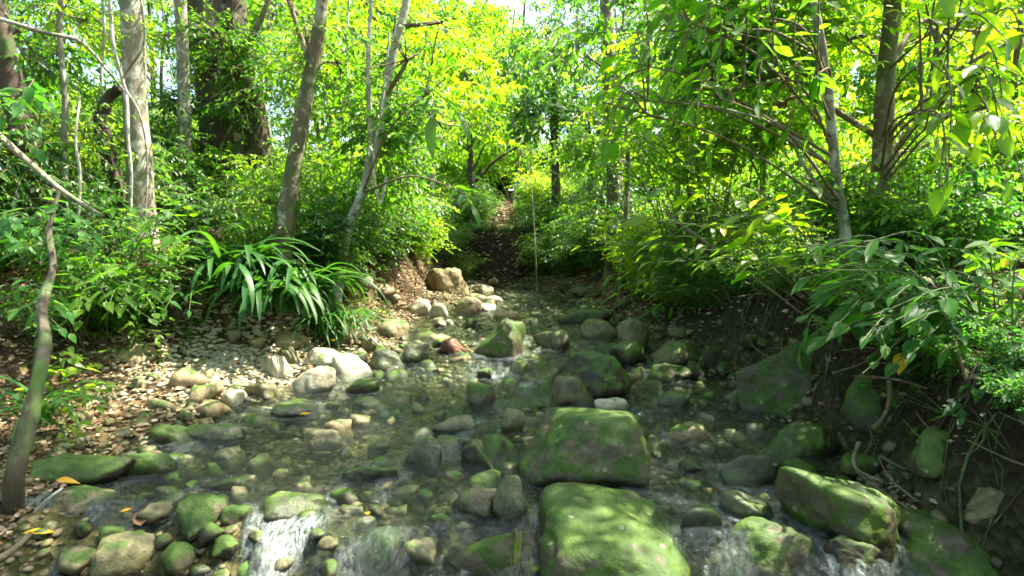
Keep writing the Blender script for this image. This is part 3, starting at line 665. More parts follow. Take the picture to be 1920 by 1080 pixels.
trees = {}
trees['mottled'] = tree('mottled_tree', 'straight mottled grey trunk wrapped by vines on the left bank', [gp(262, 460, 7.2), at(262, 330, 7.2), at(252, 170, 7.2), at(248, 20, 7.2), at(240, -160, 7.2), at(250, -420, 7.3)], .145, .10, 'bark_pale',
    [bl(240, -330, 7.3, 700, 300, 1.6, 420), bl(60, -60, 7.8, 320, 200, 1.0, 180), bl(420, -120, 8.2, 380, 220, 1.2, 240), bl(150, 40, 8.6, 180, 120, .6, 70)], 'leaf', .10, climb=45)
trees['big'] = tree('buttressed_tree', 'thickest dark trunk with shaggy climbers behind the mottled tree', [gp(430, 420, 10), at(435, 330, 10), at(425, 200, 10), at(400, 80, 10), at(385, -60, 10), at(370, -300, 10)], .50, .30, 'bark_dark',
    [bl(450, -260, 10, 900, 360, 2.0, 520), bl(520, -40, 9.5, 380, 200, 1.2, 260), bl(400, 60, 9.2, 200, 120, .5, 130), bl(340, 190, 9.3, 120, 160, .4, 90), bl(470, 170, 9.2, 100, 160, .3, 70)], 'leaf', .10,
    extra=[([gp(485, 420, 9.9), at(478, 250, 9.9), at(450, 120, 9.9), at(440, 0, 10), at(430, -200, 10)], .24, .16), ([gp(395, 430, 9.7), at(392, 260, 9.8), at(380, 120, 10)], .2, .12)], flare=.6, limb_r=.06, climb=260)
trees['lean'] = tree('leaning_tree', 'slender brown tree leaning right between strap leaves and the dark trunk', [gp(520, 480, 6.8), at(540, 380, 6.8), at(556, 280, 6.8), at(572, 190, 6.8), at(592, 90, 6.8), at(604, 0, 6.8), at(615, -180, 6.8), at(640, -420, 6.8)], .098, .052, 'bark_brown',
    [bl(640, -300, 6.8, 700, 260, 1.5, 380), bl(560, 20, 7.4, 240, 140, .8, 130), bl(650, 120, 7.6, 220, 200, .8, 190), bl(500, -60, 7, 300, 120, .9, 130)], 'leaf', .10, flare=.4, climb=40)
trees['pale'] = tree('forked_pale_tree', 'thin whitish leaning tree forking low, right of the brown leaning tree', [gp(622, 520, 7.4), at(650, 440, 7.4), at(680, 360, 7.4), at(706, 270, 7.4), at(722, 180, 7.4), at(742, 80, 7.4), at(764, -10, 7.4), at(790, -200, 7.4)], .065, .04, 'bark_white',
    [bl(800, -220, 7.4, 600, 220, 1.2, 300), bl(760, 110, 7.2, 220, 220, .7, 210), bl(700, 250, 7.8, 200, 200, .7, 170), bl(830, 240, 8.0, 180, 160, .7, 150), bl(830, 40, 7.0, 160, 160, .5, 110)], 'leaf', .11,
    extra=[([at(684, 350, 7.4), at(694, 260, 7.3), at(690, 120, 7.2), at(700, -60, 7.2)], .045, .02)], flare=.3, climb=70)
trees['edge'] = tree('dark_edge_tree', 'dark crooked trunk at the left edge of the view', [gp(75, 420, 6.5), at(58, 300, 6.5), at(30, 200, 6.5), at(8, 90, 6.5), at(-20, -60, 6.5), at(-30, -300, 6.5)], .13, .08, 'bark_dark',
    [bl(-20, -200, 6.5, 600, 300, 1.4, 300), bl(40, 60, 6.9, 200, 200, .6, 150), bl(40, 260, 6.3, 120, 200, .4, 110)], 'leaf_dark', .12)
trees['sap'] = tree('thin_sapling', 'thin upright sapling between the dark edge trunk and the mottled tree', [gp(122, 420, 6.8), at(120, 300, 6.8), at(122, 180, 6.8), at(112, 60, 6.8), at(118, -80, 6.8)], .04, .022, 'bark_pale',
    [bl(130, 0, 6.8, 200, 160, .6, 90), bl(160, 240, 7.2, 100, 160, .4, 60)], 'leaf_lime', .09, flare=.2, limb_r=.012)
trees['greypost'] = tree('grey_pole_tree', 'straight grey trunk half hidden between the mottled and dark trunks', [gp(345, 400, 9), at(346, 280, 9), at(344, 150, 9), at(338, 0, 9), at(330, -200, 9)], .10, .07, 'bark_pale',
    [bl(330, -160, 9, 400, 200, 1.0, 180), bl(300, 60, 9.4, 160, 160, .6, 90)], 'leaf_lime', .09)
# right bank
trees['r1'] = tree('right_bank_tree', 'stouter of the two brown trunks among the lime leaves on the right bank', [gp(1636, 470, 6.0), at(1638, 420, 6.0), at(1652, 320, 6.0), at(1658, 210, 6.0), at(1664, 110, 6.0), at(1674, 0, 6.0), at(1680, -160, 6.0), at(1640, -420, 6.0)], .105, .06, 'bark_brown',
    [bl(1500, -330, 6.2, 900, 300, 2.2, 620), bl(1750, -200, 6.4, 600, 300, 1.6, 360), bl(1780, 60, 6.6, 300, 260, 1.0, 330), bl(1560, 80, 6.8, 320, 240, 1.0, 330), bl(1850, 240, 6.4, 220, 240, .8, 210), bl(1450, 200, 7.2, 300, 200, .9, 250), bl(1280, -260, 7, 500, 300, 1.8, 420),
     bl(1700, -560, 5.0, 1600, 300, 1.6, 520), bl(1100, -700, 6.0, 1400, 300, 2.0, 620)], 'leaf_lime', .125,
    extra=[([at(1690, 270, 6.0), at(1740, 190, 5.9), at(1800, 130, 5.8), at(1930, 60, 5.7)], .03, .015), ([at(1640, 360, 6.0), at(1690, 260, 6.1), at(1740, 160, 6.2), at(1760, 60, 6.2)], .035, .018)], flare=.35, limb_r=.035, climb=40)
trees['r2'] = tree('slim_bank_tree', 'slimmer grey trunk left of the stout brown one on the right bank', [gp(1592, 510, 5.4), at(1585, 440, 5.4), at(1568, 330, 5.4), at(1558, 220, 5.4), at(1545, 110, 5.4), at(1528, 10, 5.4), at(1500, -160, 5.4)], .05, .028, 'bark_pale',
    [bl(1450, -160, 5.6, 500, 260, 1.2, 280), bl(1400, 60, 6.0, 320, 220, .8, 280), bl(1300, 180, 6.6, 240, 200, .8, 200), bl(1500, 330, 6.2, 200, 150, .6, 110), bl(1240, 50, 7.4, 300, 260, 1.0, 260)], 'leaf', .12,
    extra=[([at(1566, 320, 5.4), at(1480, 250, 5.3), at(1400, 215, 5.2), at(1290, 190, 5.2)], .018, .008), ([at(1575, 390, 5.4), at(1520, 330, 5.5), at(1470, 240, 5.6)], .022, .008)], flare=.2, limb_r=.02)
trees['r3'] = tree('far_brown_tree', 'brown trunk rising between dark shrubs right of the dark earth bank', [gp(1155, 430, 11), at(1152, 300, 11), at(1142, 150, 11), at(1138, 40, 11), at(1130, -150, 11)], .15, .10, 'bark_brown',
    [bl(1060, -60, 11, 400, 340, 1.4, 420), bl(1180, 80, 10.6, 260, 260, 1.0, 280), bl(1050, 110, 11.6, 180, 180, .8, 190), bl(1120, 270, 11.6, 160, 160, .8, 120)], 'leaf_dark', .13)
trees['c1'] = tree('small_forked_tree', 'small dark forked tree standing at the top of the dark earth bank', [gp(885, 440, 15.5), at(884, 370, 15.5), at(882, 300, 15.5), at(878, 200, 15.5), at(872, 100, 15.5)], .10, .05, 'bark_dark',
    [bl(870, 150, 15.5, 200, 160, 1.0, 130), bl(930, 230, 16, 140, 120, .9, 90), bl(820, 250, 16, 140, 120, .9, 80)], 'leaf_lime', .13,
    extra=[([at(886, 345, 15.5), at(930, 300, 15.6), at(990, 262, 15.7), at(1030, 225, 15.8)], .05, .02), ([at(884, 330, 15.5), at(905, 280, 15.5), at(935, 240, 15.4)], .03, .015)], flare=.3)
trees['c2'] = tree('twin_dark_tree', 'pair of dark trunks in shade right of the leaf covered path', [gp(1040, 430, 15), at(1042, 330, 15), at(1038, 220, 15), at(1040, 150, 15), at(1036, 80, 15)], .12, .04, 'bark_dark',
    [bl(1030, 60, 14.6, 260, 240, 1.3, 320), bl(1090, 200, 14.4, 180, 160, 1.0, 190), bl(1030, 220, 14.4, 120, 180, .6, 120)], 'leaf_dark', .15,
    extra=[([gp(1108, 430, 14.6), at(1108, 320, 14.6), at(1100, 200, 14.6)], .10, .06)])
trees['stub'] = tree('dead_stub', 'hooked dead brown stub standing against the mottled tree', [gp(218, 440, 7.3), at(222, 380, 7.3), at(205, 300, 7.3), at(192, 230, 7.3), at(200, 190, 7.3), at(222, 165, 7.3)], .12, .05, 'bark_dark', [], 'leaf', .1, cat='dead tree', flare=.3, rough=.25)
trees['pole'] = tree('slender_pole', 'very thin pale sapling stem standing right of the dark earth bank', [gp(1008, 560, 12.5), at(1004, 470, 12.5), at(998, 370, 12.5), at(990, 300, 12.6)], .012, .007, 'bark_pale',
    [bl(985, 280, 12.6, 80, 60, .4, 16)], 'leaf', .1, flare=0, limb_r=.008, cat='sapling')

UND = [(590, 9.6, 'leaf', .12, [(580, 60, 260, 260, 150), (640, 220, 200, 200, 110)], 'small leafy tree filling the gap right of the leaning trunk'),
 (738, 10.5, 'leaf_lime', .12, [(770, 40, 260, 240, 150), (800, 190, 240, 200, 140), (740, 300, 160, 140, 80)], 'bushy lime tree behind the forked pale tree'),
 (800, 12.5, 'leaf_lime', .14, [(850, 110, 200, 200, 130), (900, 200, 160, 140, 80)], 'airy bright tree left of the small forked one'),
 (500, 12, 'leaf', .14, [(520, 30, 260, 200, 140), (560, 330, 160, 150, 80)], 'small tree just right of the thick dark trunk'),
 (310, 10.5, 'leaf_lime', .13, [(300, -10, 220, 160, 110), (310, 250, 120, 130, 60), (320, 360, 160, 120, 70)], 'small bright tree behind the grey pole trunk'),
 (90, 9.5, 'leaf', .13, [(60, 10, 260, 160, 130), (130, 330, 160, 130, 80), (10, 330, 160, 150, 80)], 'small tree behind the thin sapling'),
 (1165, 9.8, 'leaf', .13, [(1080, 60, 260, 240, 160), (1130, 250, 200, 160, 110)], 'small tree at the left end of the right bank'),
 (1260, 8.6, 'leaf_lime', .15, [(1260, 90, 280, 240, 170), (1240, 270, 220, 180, 120)], 'small lime tree before the far brown trunk'),
 (1420, 8.0, 'leaf_lime', .16, [(1400, 60, 300, 240, 170), (1440, 260, 260, 200, 140)], 'wide lime tree left of the slim grey trunk'),
 (1760, 7.6, 'leaf_lime', .16, [(1790, 130, 300, 260, 170), (1760, 330, 240, 180, 120)], 'wide lime tree right of the stout brown trunk'),
 (1910, 7.0, 'leaf_lime', .16, [(1900, 40, 260, 220, 130), (1900, 300, 240, 240, 140)], 'lime tree at the right edge of the view'),
 (960, 17.5, 'leaf_lime', .18, [(960, 120, 260, 140, 110), (960, 260, 260, 160, 110), (900, 320, 140, 90, 50)], 'spreading lime tree at the end of the litter path')]
for px, d, lf, lL, bs, lb in UND:
    x0 = gp(px, 400, d)
    tree('understory_tree', lb, [x0, at(px + 12, 300, d), at(px - 8, 160, d), at(px + 5, 20, d)], .045, .02, 'bark_brown' if px % 4 else 'bark_pale', [bl(a, b, d, w_, h_, .8, n_) for a, b, w_, h_, n_ in bs], lf, lL, flare=.2, limb_r=.018, dens=.75, group=None)
# background forest: copies of a few kinds
def make_bg(nm, leaf, lL, H, spread, n, seed):
    global rng
    pts = [np.array([0, 0, -.3]), np.array([.15, .05, H * .35]), np.array([-.1, .1, H * .7]), np.array([.1, 0, H])]
    C_ = curve_pts(pts, 20); mb = MB(); tube(mb, C_, .16, .05, 8, None, .12, seed=seed, flare=.4)
    trunk = mb.mesh('trunk', M['bark_brown' if seed % 2 else 'bark_pale'])
    blobs = []
    for i in range(9):
        a = rng.uniform(0, 6.28); r = spread * rng.uniform(.2, .8); z = H * rng.uniform(.3, 1.0)
        blobs.append((r * math.cos(a), r * math.sin(a), z, spread * rng.uniform(.35, .6), spread * rng.uniform(.35, .6), spread * rng.uniform(.25, .4), n // 9))
    mb, ms = crown_mesh(blobs, C_, leaf, lL, 8, .7, filt=False, limb_r=.05)
    return trunk, mb.mesh('crown', ms)
BG = [make_bg('a', 'leaf_lime', .20, 9, 3.2, 800, 1), make_bg('b', 'leaf', .17, 11, 3.0, 900, 2), make_bg('c', 'leaf_lime', .22, 7, 2.8, 700, 3), make_bg('d', 'leaf_dark', .18, 10, 3.2, 850, 4)]
def place_bg(kind, x, y, s, rz, label, group):
    t = thing('forest_tree', label, 'tree', (x, y, gz(x, y)), group); t.scale = (s, s, s); t.rotation_euler = (0, 0, rz)
    link('trunk', BG[kind][0], t); link('crown', BG[kind][1], t); return t
bgs = [  # px, distance, kind, scale
 (640, 19, 1, .9), (760, 22, 0, .8), (700, 27, 1, 1.1), (560, 24, 1, .9), (830, 27, 0, .85), (930, 30, 2, 1.1), (1010, 27, 0, .6), (1080, 25, 3, .8), (980, 36, 0, 1.2), (880, 38, 2, 1.4),
 (1150, 21, 3, .6), (1250, 16, 0, .5), (1340, 14.5, 0, .5), (1400, 19, 2, .9), (1480, 14, 0, .5), (1560, 18, 0, .8), (1640, 13, 2, .6), (1720, 17, 0, .75), (1800, 12.5, 2, .6), (1880, 16, 0, .75), (1960, 12, 2, .6), (1260, 24, 1, 1.3), (1420, 27, 2, 1.6), (1600, 25, 0, 1.6), (1780, 24, 2, 1.7), (1920, 23, 0, 1.6), (1130, 30, 3, 1.4),
 (40, 17, 0, .8), (150, 24, 2, .5), (300, 19, 0, .7), (400, 23, 1, 1.0), (480, 18, 1, .9), (620, 16, 0, .7), (720, 18, 2, .9), (800, 21, 0, .8), (860, 24, 2, 1.1), (-60, 14, 1, .8), (240, 26, 2, .6)]
for i, (px, d, kd, s) in enumerate(bgs):
    x = (px - 960) / F * d
    word = ['lime green', 'mid green', 'pale lime', 'dark green'][kd]
    where = 'behind the left bank trunks' if px < 600 else ('beyond the litter path' if px < 1110 else 'beyond the right bank')
    far = 'tall distant' if d > 21 else 'sunlit'
    lb = f'{far} {word} tree {where}'
    place_bg(kd, x, d, s, rng.uniform(0, 6.28), lb, lb + 's' if False else lb.replace(' tree ', ' trees '))

for (x, y, kd, sc_) in [(-4.5, -3, 1, .9), (4.8, -2.5, 0, .8), (0.5, -6, 3, 1.0), (-8, -1, 0, .9), (8.5, 0, 2, 1.0), (5, -8, 1, 1.1), (-5, -9, 2, 1.2), (-9.5, 4, 3, .8), (8.6, 3.4, 1, .7), (0, -12, 0, 1.3)]:
    place_bg(kd, x, y, sc_, rng.uniform(0, 6.28), 'leafy tree standing downstream around the viewer', 'trees standing downstream around the viewer')
# ------------------------------------------------------------ shrubs
def make_shrub(leaf, lL, n, k=8, lW=.42, seed=0, droop=.3):
    mb = MB()
    nst = 14; B = []; D = []; vb = []
    for i in range(nst):
        a = i * 2.4 + rng.uniform(-.3, .3); r = rng.uniform(.25, 1.0); h = rng.uniform(.7, 1.5) * (1.15 - .4 * r)
        tip = np.array([r * math.cos(a), r * math.sin(a), h]); P = curve_pts([[.04 * math.cos(a), .04 * math.sin(a), -.15], tip * [.35, .35, .65], tip], 12)
        tube(mb, P, .014, .004, 5, None, mat=1, closed=False)
        m = n // nst; j = rng.integers(3, 12, m); b = P[j] + rng.normal(0, .07, (m, 3)); B.append(b)
        dd = rng.normal(0, 1, (m, 3)); dd[:, 2] = np.abs(dd[:, 2]) * .25 - .1; dd += tip * [.6, .6, 0]; D.append(dd); vb.append(np.clip(rng.random() + rng.normal(0, .12, m), 0, 1))
    B = np.concatenate(B); D = np.concatenate(D)
    sprays(mb, B, D, .32 * (.6 + .7 * rng.random(len(B))), k, lL, lW, twig=.003, sag=droop, varb=np.concatenate(vb))
    return mb
SH = []
for (lf, lL, n, k, lW) in [('leaf', .085, 420, 8, .42), ('leaf_dark', .10, 330, 8, .40), ('leaf_lime', .075, 450, 8, .45), ('leaf_blue', .12, 220, 7, .46), ('leaf', .055, 620, 9, .45), ('leaf_dark', .16, 120, 6, .3)]:
    mb = make_shrub(lf, lL, n, k, lW)
    stem = MB(); 
    me = mb.mesh('foliage', [M[lf], M['twig']]); SH.append(me)
SHW = ['mid green small leaved', 'dark leaved', 'pale green fine leaved', 'cool green broad leaved', 'tiny leaved', 'long leaved dark']
def shrub(kind, x, y, s, label, group=None, sz=1.0):
    o = link('shrub', SH[kind], loc=(x, y, gz(x, y) - .03), label=label, category='shrub')
    o.scale = (s, s, s * sz); o.rotation_euler = (rng.uniform(-.12, .12), rng.uniform(-.12, .12), rng.uniform(0, 6.28))
    if group: o['group'] = group
    return o
def shrub_run(pxs, d, kinds, s, where, n, sz=1.0):
    for i in range(n):
        px = rng.uniform(*pxs); dd = rng.uniform(*d); x = (px - 960) / F * dd
        xl, xr = np.interp(dd, YK, XL), np.interp(dd, YK, XR)
        if dd < 13.6 and xl - .7 < x < xr + .45: 
            x = xl - rng.uniform(.8, 1.5) if px < 950 else xr + rng.uniform(.5, 1.1)
        kd = int(rng.choice(kinds)); lb = f'{SHW[kd]} shrub {where}'
        shrub(kd, x, dd, s * rng.uniform(.75, 1.25), lb, lb.replace(' shrub ', ' shrubs '), sz)
shrub_run((560, 800), (8.5, 13), [0, 1, 2, 4], .95, 'beside the far cobbles', 22)
shrub_run((600, 700), (7.6, 9.5), [1, 5, 3], .7, 'at the foot of the forked pale tree', 8)
shrub_run((280, 560), (8.0, 12), [0, 4, 1], .9, 'around the thick dark trunk', 16)
shrub_run((-60, 300), (7.8, 12), [0, 1, 2], .8, 'on the upper left slope', 14)
shrub_run((1010, 1200), (10.5, 14), [1, 4, 0], .85, 'right of the dark earth bank', 14)
shrub_run((1060, 1420), (8.5, 12), [2, 4, 0, 4], .85, 'above the far riffle', 20)
shrub_run((1350, 1700), (7.2, 11), [0, 2, 4], .8, 'behind the bank trunks', 16)
shrub_run((1650, 2050), (6.0, 10), [2, 0, 3], .85, 'at the right edge', 14)
shrub_run((770, 840), (13.0, 13.9), [1, 4], .55, 'left of the dark earth bank', 6)
shrub_run((1000, 1060), (12.6, 13.9), [1, 4, 0], .6, 'beside the slender pole', 7)
shrub_run((780, 900), (14.6, 17), [1, 4], .8, 'crowning the dark earth bank', 7)
shrub_run((1000, 1120), (14.8, 18), [1, 2, 4], .9, 'right of the litter path', 7)
shrub_run((700, 1200), (19, 26), [2, 0], 1.6, 'beyond the litter path', 14)
shrub_run((-100, 700), (13, 18), [2, 0, 4], 1.2, 'behind the left trunks', 16)
shrub_run((1200, 2100), (12, 19), [2, 2, 0], 1.6, 'beyond the right bank', 22)
shrub_run((-100, 2000), (26, 42), [2, 0], 2.6, 'in the far forest', 26)

shrub_run((-140, 260), (5.6, 7.2), [3, 0, 1], .62, 'below the mottled tree', 12)
shrub_run((1640, 2000), (4.9, 6.6), [3, 0, 3], .7, 'behind the hanging shrubs', 12)
shrub_run((1120, 1500), (6.6, 8.2), [4, 2, 0], .62, 'on the littered bank', 12)
shrub_run((560, 700), (7.0, 8.0), [5, 1, 0], .6, 'behind the strap leaved clumps', 7)
for i in range(15):
    y_ = 4.5 + 3.0 * i / 14 + rng.uniform(-.1, .1); x_ = np.interp(y_, YK, XR) + rng.uniform(.42, .8); kd = int(rng.choice([3, 0, 5]))
    shrub(kd, x_, y_, rng.uniform(.34, .5), SHW[kd] + ' shrub on the cut bank edge', SHW[kd] + ' shrubs on the cut bank edge', .9)
shrub_run((840, 890), (13.6, 16), [1, 4], .6, 'left of the litter path', 7)
shrub_run((880, 905), (14.8, 17), [1, 0], .45, 'narrowing the path on its left', 5)
shrub_run((985, 1010), (14.8, 17), [1, 0], .45, 'narrowing the path on its right', 5)
shrub_run((1005, 1110), (13.6, 17), [1, 2, 4], .8, 'above the slender pole', 9)
shrub_run((860, 1080), (18.5, 21), [2, 2, 0], 1.1, 'ending the litter path', 12)
shrub_run((1180, 1500), (6.4, 8.2), [0, 2, 5], .5, 'over the block shaped boulder', 10)
for i in range(10):
    y_ = 14.25 + rng.uniform(0, .5); x_ = -2.1 + 2.9 * i / 9; kd = int(rng.choice([1, 4]))
    shrub(kd, x_, y_, rng.uniform(.28, .38), SHW[kd] + ' shrub fringing the dark earth bank', SHW[kd] + ' shrubs fringing the dark earth bank', .8)
for i in range(9):
    y_ = 2.5 + 2.0 * i / 8; x_ = np.interp(y_, YK, XR) + rng.uniform(.3, .5); kd = 3
    shrub(kd, x_, y_, rng.uniform(.2, .3), 'low ' + SHW[kd] + ' shrub on the root tangle', 'low ' + SHW[kd] + ' shrubs on the root tangle', .8)
# low plants hanging over the banks, too many to count
mb = MB(); n = 2600
yy = 2.6 + 12.5 * rng.random(n); side = rng.random(n) < .5
xl, xr = np.interp(yy, YK, XL), np.interp(yy, YK, XR)
xx = np.where(side, xl - 1.35 - 3.2 * rng.random(n) ** 1.3, xr + .35 + 3.6 * rng.random(n) ** 1.2)
mk = fbm(xx * 1.1, yy * 1.1, 0, 2, 70) > -.15; xx, yy = xx[mk], yy[mk]
B = np.stack([xx, yy, ground_z(xx, yy) + .02], 1); D = rng.normal(0, .6, (len(B), 3)); D[:, 2] = 1
sprays(mb, B, D, .22 * (.5 + rng.random(len(B))), 7, .075, .45, twig=.003, sag=.1)
link('ground_cover', mb.mesh('ground_cover', [M['leaf'], M['stem']]), kind='stuff', label='low green seedlings covering both banks')

# leaf litter
mb = MB(); n = 30000
yy = 2.9 + 16.5 * rng.random(n) ** 1.35
xl, xr = np.interp(yy, YK, XL), np.interp(yy, YK, XR)
u = rng.random(n)
xx = np.where(u < .6, xl + .15 - 4.2 * rng.random(n) ** 1.5, xr + 4.5 * rng.random(n) ** 1.2)
thin = (u >= .6) & (yy < 7) & (rng.random(n) < .35); xx = np.where(thin, -3.5 - 2 * rng.random(n), xx)
far = yy > 14.3; xx = np.where(far, rng.uniform(-4, 4, n), xx)
zz = ground_z(xx, yy); P = np.stack([xx, yy, zz + .008 + .02 * rng.random(n)], 1)
a = rng.uniform(0, 6.28, n); e = .1
nx = (ground_z(xx + e, yy) - ground_z(xx - e, yy)) / (2 * e); ny = (ground_z(xx, yy + e) - ground_z(xx, yy - e)) / (2 * e)
U = unit(np.stack([-nx, -ny, np.ones(n)], 1)) + rng.normal(0, .28, (n, 3))
ll = (.03 + .05 * rng.random(n)) * (.7 + .3 * sst(3, 6, yy)) * (1 + .5 * far)
bar = np.exp(-((xx + 2.7) / .9) ** 2 - ((yy - 5.9) / 1.0) ** 2) + np.exp(-((yy - 16) / 2) ** 2)  # sun patches on bar and path put into the litter as paler leaves
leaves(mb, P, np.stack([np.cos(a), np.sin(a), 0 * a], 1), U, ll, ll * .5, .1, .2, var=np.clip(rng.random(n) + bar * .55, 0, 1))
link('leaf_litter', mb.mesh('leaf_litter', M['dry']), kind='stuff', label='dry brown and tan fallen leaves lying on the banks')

# ------------------------------------------------------------ near plants whose leaves can be told apart
def leaf_mesh(mat, W=.45, droop=.25, fold=.10, nl=7, nw=4, curl=0, seed=0, tipw=1.6):
    mb = MB(); t = np.linspace(0, 1, nl); s = np.linspace(-1, 1, nw + 1)
    T, S = np.meshgrid(t, s, indexing='ij'); wd = W / 2 * np.sin(math.pi * T ** .75) ** .8 * (1 - .15 * T); wd[0] = .012; wd[-1] = .004
    X = S * wd; Y = T * (1 - .12 * droop); Zc = -droop * T ** tipw * .6 + fold * np.abs(S) * wd * 2 + .014 * np.sin(T * 26) * np.abs(S) * W + .02 * np.sin(T * 5 + seed) * S
    i = np.arange(nl - 1)[:, None] * (nw + 1) + np.arange(nw)[None]
    mb.add(np.stack([X, Y, Zc], -1).reshape(-1, 3), np.stack([i, i + 1, i + nw + 2, i + nw + 1], -1).reshape(-1, 4), .5)
    return mb.mesh('leaf', M[mat])
LM = {m: [leaf_mesh(m, W, dr, seed=i) for i, (W, dr) in enumerate([(.48, .2), (.42, .45), (.52, .1), (.38, .7)])] for m in ('leaf_big', 'leaf_blue', 'leaf_lime', 'leaf', 'leaf_dark', 'yellow', 'dry')}
LM['long'] = [leaf_mesh('leaf', W, dr, seed=i) for i, (W, dr) in enumerate([(.30, .4), (.26, .7), (.33, .3)])]
LM['longlime'] = [leaf_mesh('leaf_lime', W, dr, seed=i) for i, (W, dr) in enumerate([(.26, .4), (.22, .7), (.28, .3)])]
def put_leaf(parent, base, kind, P, D, U, L):
    D = unit(D); U = unit(U - D * D.dot(U)); S = np.cross(D, U)
    if rng.random() < .01: kind = 'yellow' if rng.random() < .5 else 'dry'
    me = LM[kind][rng.integers(len(LM[kind]))]; L = L * rng.choice([.6, .85, 1, 1.1])
    o = bpy.data.objects.new('leaf', me); C.objects.link(o)
    m = Matrix(((S[0], D[0], U[0], P[0] - base[0]), (S[1], D[1], U[1], P[1] - base[1]), (S[2], D[2], U[2], P[2] - base[2]), (0, 0, 0, 1)))
    o.parent = parent; o.matrix_local = m @ Matrix.Diagonal((L, L, L, 1)); return o
def twig_leaves(parent, base, P, kind, L, every, start=.35, seg=None, spread=.9):
    """leaves alternate along the far end of a stem"""
    T = unit(np.gradient(P, axis=0)); n = len(P); i = int(start * n); sd = 1
    while i < n:
        Z = np.array([0, 0, 1.]); S = np.cross(T[i], Z); S = S / (np.linalg.norm(S) + 1e-6)
        last = i >= n - every
        D = T[i] * (.6 if not last else 1.3) + S * sd * spread * (0 if last else 1) - Z * rng.uniform(.05, .45) + rng.normal(0, .18, 3)
        put_leaf(parent, base, kind, P[i], D, Z + rng.normal(0, .25, 3), L * rng.uniform(.7, 1.15))
        sd = -sd; i += every
def leafy(name, label, cat, foot, tips, kind, L, every=2, stem_r=.006, start=.35, npt=12, arch=.15, mat='stem', group=None, parent=None, up=.5):
    base = np.array(foot, float)
    t = parent or thing(name, label, cat, tuple(base), group); mb = MB()
    if parent: base = np.array(parent['base'])
    if name != 'fern': tips = [q for q in tips if not (gap_free(q) and q[2] > .9)]
    if parent: tips = [q for q in tips if not (1595 < to_px(q)[0] < 1715 or (1525 < to_px(q)[0] < 1600 and to_px(q)[1] > 40))]
    if parent:                                # limbs first, the leafy twigs spring from them
        tips = sorted(tips, key=lambda q: q[0]); feet = []
        for i in range(0, len(tips), 4):
            g4 = tips[i:i + 4]; c = np.mean(g4, axis=0); TC = TRUNK[parent.name]; st = TC[np.argmin(np.abs(TC[:, 2] - (c[2] + rng.uniform(-.75, .25))))]; lm = curve_pts([st, (st + c) / 2 + [rng.normal(0, .1), rng.normal(0, .1), .22], c + [0, 0, .08]], 14) if True else curve_pts([foot, (np.array(foot) + c) / 2 + [rng.normal(0, .1), rng.normal(0, .1), .22], c + [0, 0, .08]], 14)
            tube(mb, lm - base, .014, .005, 6, None, .15, closed=False)
            for q in g4: feet.append(lm[int(np.clip(np.argmin(np.linalg.norm(lm - q, axis=1)) - 2, 5, 12))])
    for it, tip in enumerate(tips):
        tip = np.array(tip); f = feet[it] if parent else np.array(foot, float)
        if not parent and len(tips) > 12:
            f = f + [rng.normal(0, .3), rng.normal(0, .2), 0]; f[0] = max(f[0], np.interp(f[1], YK, XR) + .45) if f[0] > 0 else min(f[0], np.interp(f[1], YK, XL) - .7)
            f[2] = gz(f[0], f[1]) - .03
        mid = f * (1 - up) + tip * up; mid[2] = max(mid[2], f[2] + (tip[2] - f[2]) * .7) + arch * rng.uniform(.6, 1.2); mid[:2] += rng.normal(0, .05, 2)
        P = curve_pts([f, mid, tip], npt); tube(mb, P - base, stem_r, stem_r * .35, 5, None, closed=False)
        twig_leaves(t, base, P, kind, L, every, start)
    link('stem' if not parent else 'twigs', mb.mesh('stem', M[mat]), t); return t
def gap_free(q):
    k = (q[2] - .3) / SD[2]; qx, qy = q[0] - SD[0] * k, q[1] - SD[1] * k
    return any(((qx - a) / (rx + .2)) ** 2 + ((qy - b) / (ry + .2)) ** 2 < 1 for a, b, rx, ry in GAPS[:6])
def tips_in(x0, y0, x1, y1, d0, d1, n):
    out_ = []
    for i in range(n):
        out_.append(at(rng.uniform(x0, x1), rng.uniform(y0, y1), rng.uniform(d0, d1)))
    return out_
leafy('broadleaf_shrub', 'glossy broad leaved shrub hanging over the root bank on the right', 'shrub', on_ground(1690, 640), tips_in(1480, 450, 1850, 660, 3.2, 4.0, 60), 'leaf_blue', .17, 2)
leafy('broadleaf_shrub', 'broad leaved shrub with drooping leaves lowest over the root bank', 'shrub', on_ground(1740, 640), tips_in(1560, 560, 1860, 700, 2.9, 3.6, 40), 'leaf_blue', .15, 2)
leafy('broadleaf_shrub', 'smaller broad leaved shrub at the right edge above the bank', 'shrub', on_ground(1880, 620), tips_in(1740, 460, 1960, 640, 3.3, 4.6, 30), 'leaf_big', .15, 2)
leafy('creeping_seedling', 'low seedlings rooted in the dark bank among the roots', 'plant', on_ground(1780, 780), [on_ground(a, b) + [-.03, -.08, .1] for a, b in [(1640, 760), (1700, 740), (1760, 720), (1820, 760), (1880, 720), (1700, 830), (1790, 800), (1860, 840), (1900, 790), (1600, 740)]], 'leaf_blue', .10, 2, .003, .2, 9, .04)
leafy('overhanging_sprig', 'small bright sprig reaching in at the lower right edge', 'plant', at(1950, 760, 3.0) - [0, 0, .12], tips_in(1840, 690, 1925, 760, 2.6, 3.1, 4), 'leaf_blue', .12, 2)
leafy('low_seedling', 'low leafy seedling hanging below the broad leaved shrub', 'plant', at(1570, 660, 3.9), tips_in(1490, 610, 1600, 700, 3.6, 3.9, 6), 'leaf_blue', .13, 3)
leafy('backlit_sapling', 'sapling with pale backlit pointed leaves leaning from the right bank', 'sapling', on_ground(1510, 600), tips_in(1120, 330, 1560, 500, 4.0, 5.2, 40), 'leaf_lime', .19, 2, .005, .45, 14, .1)
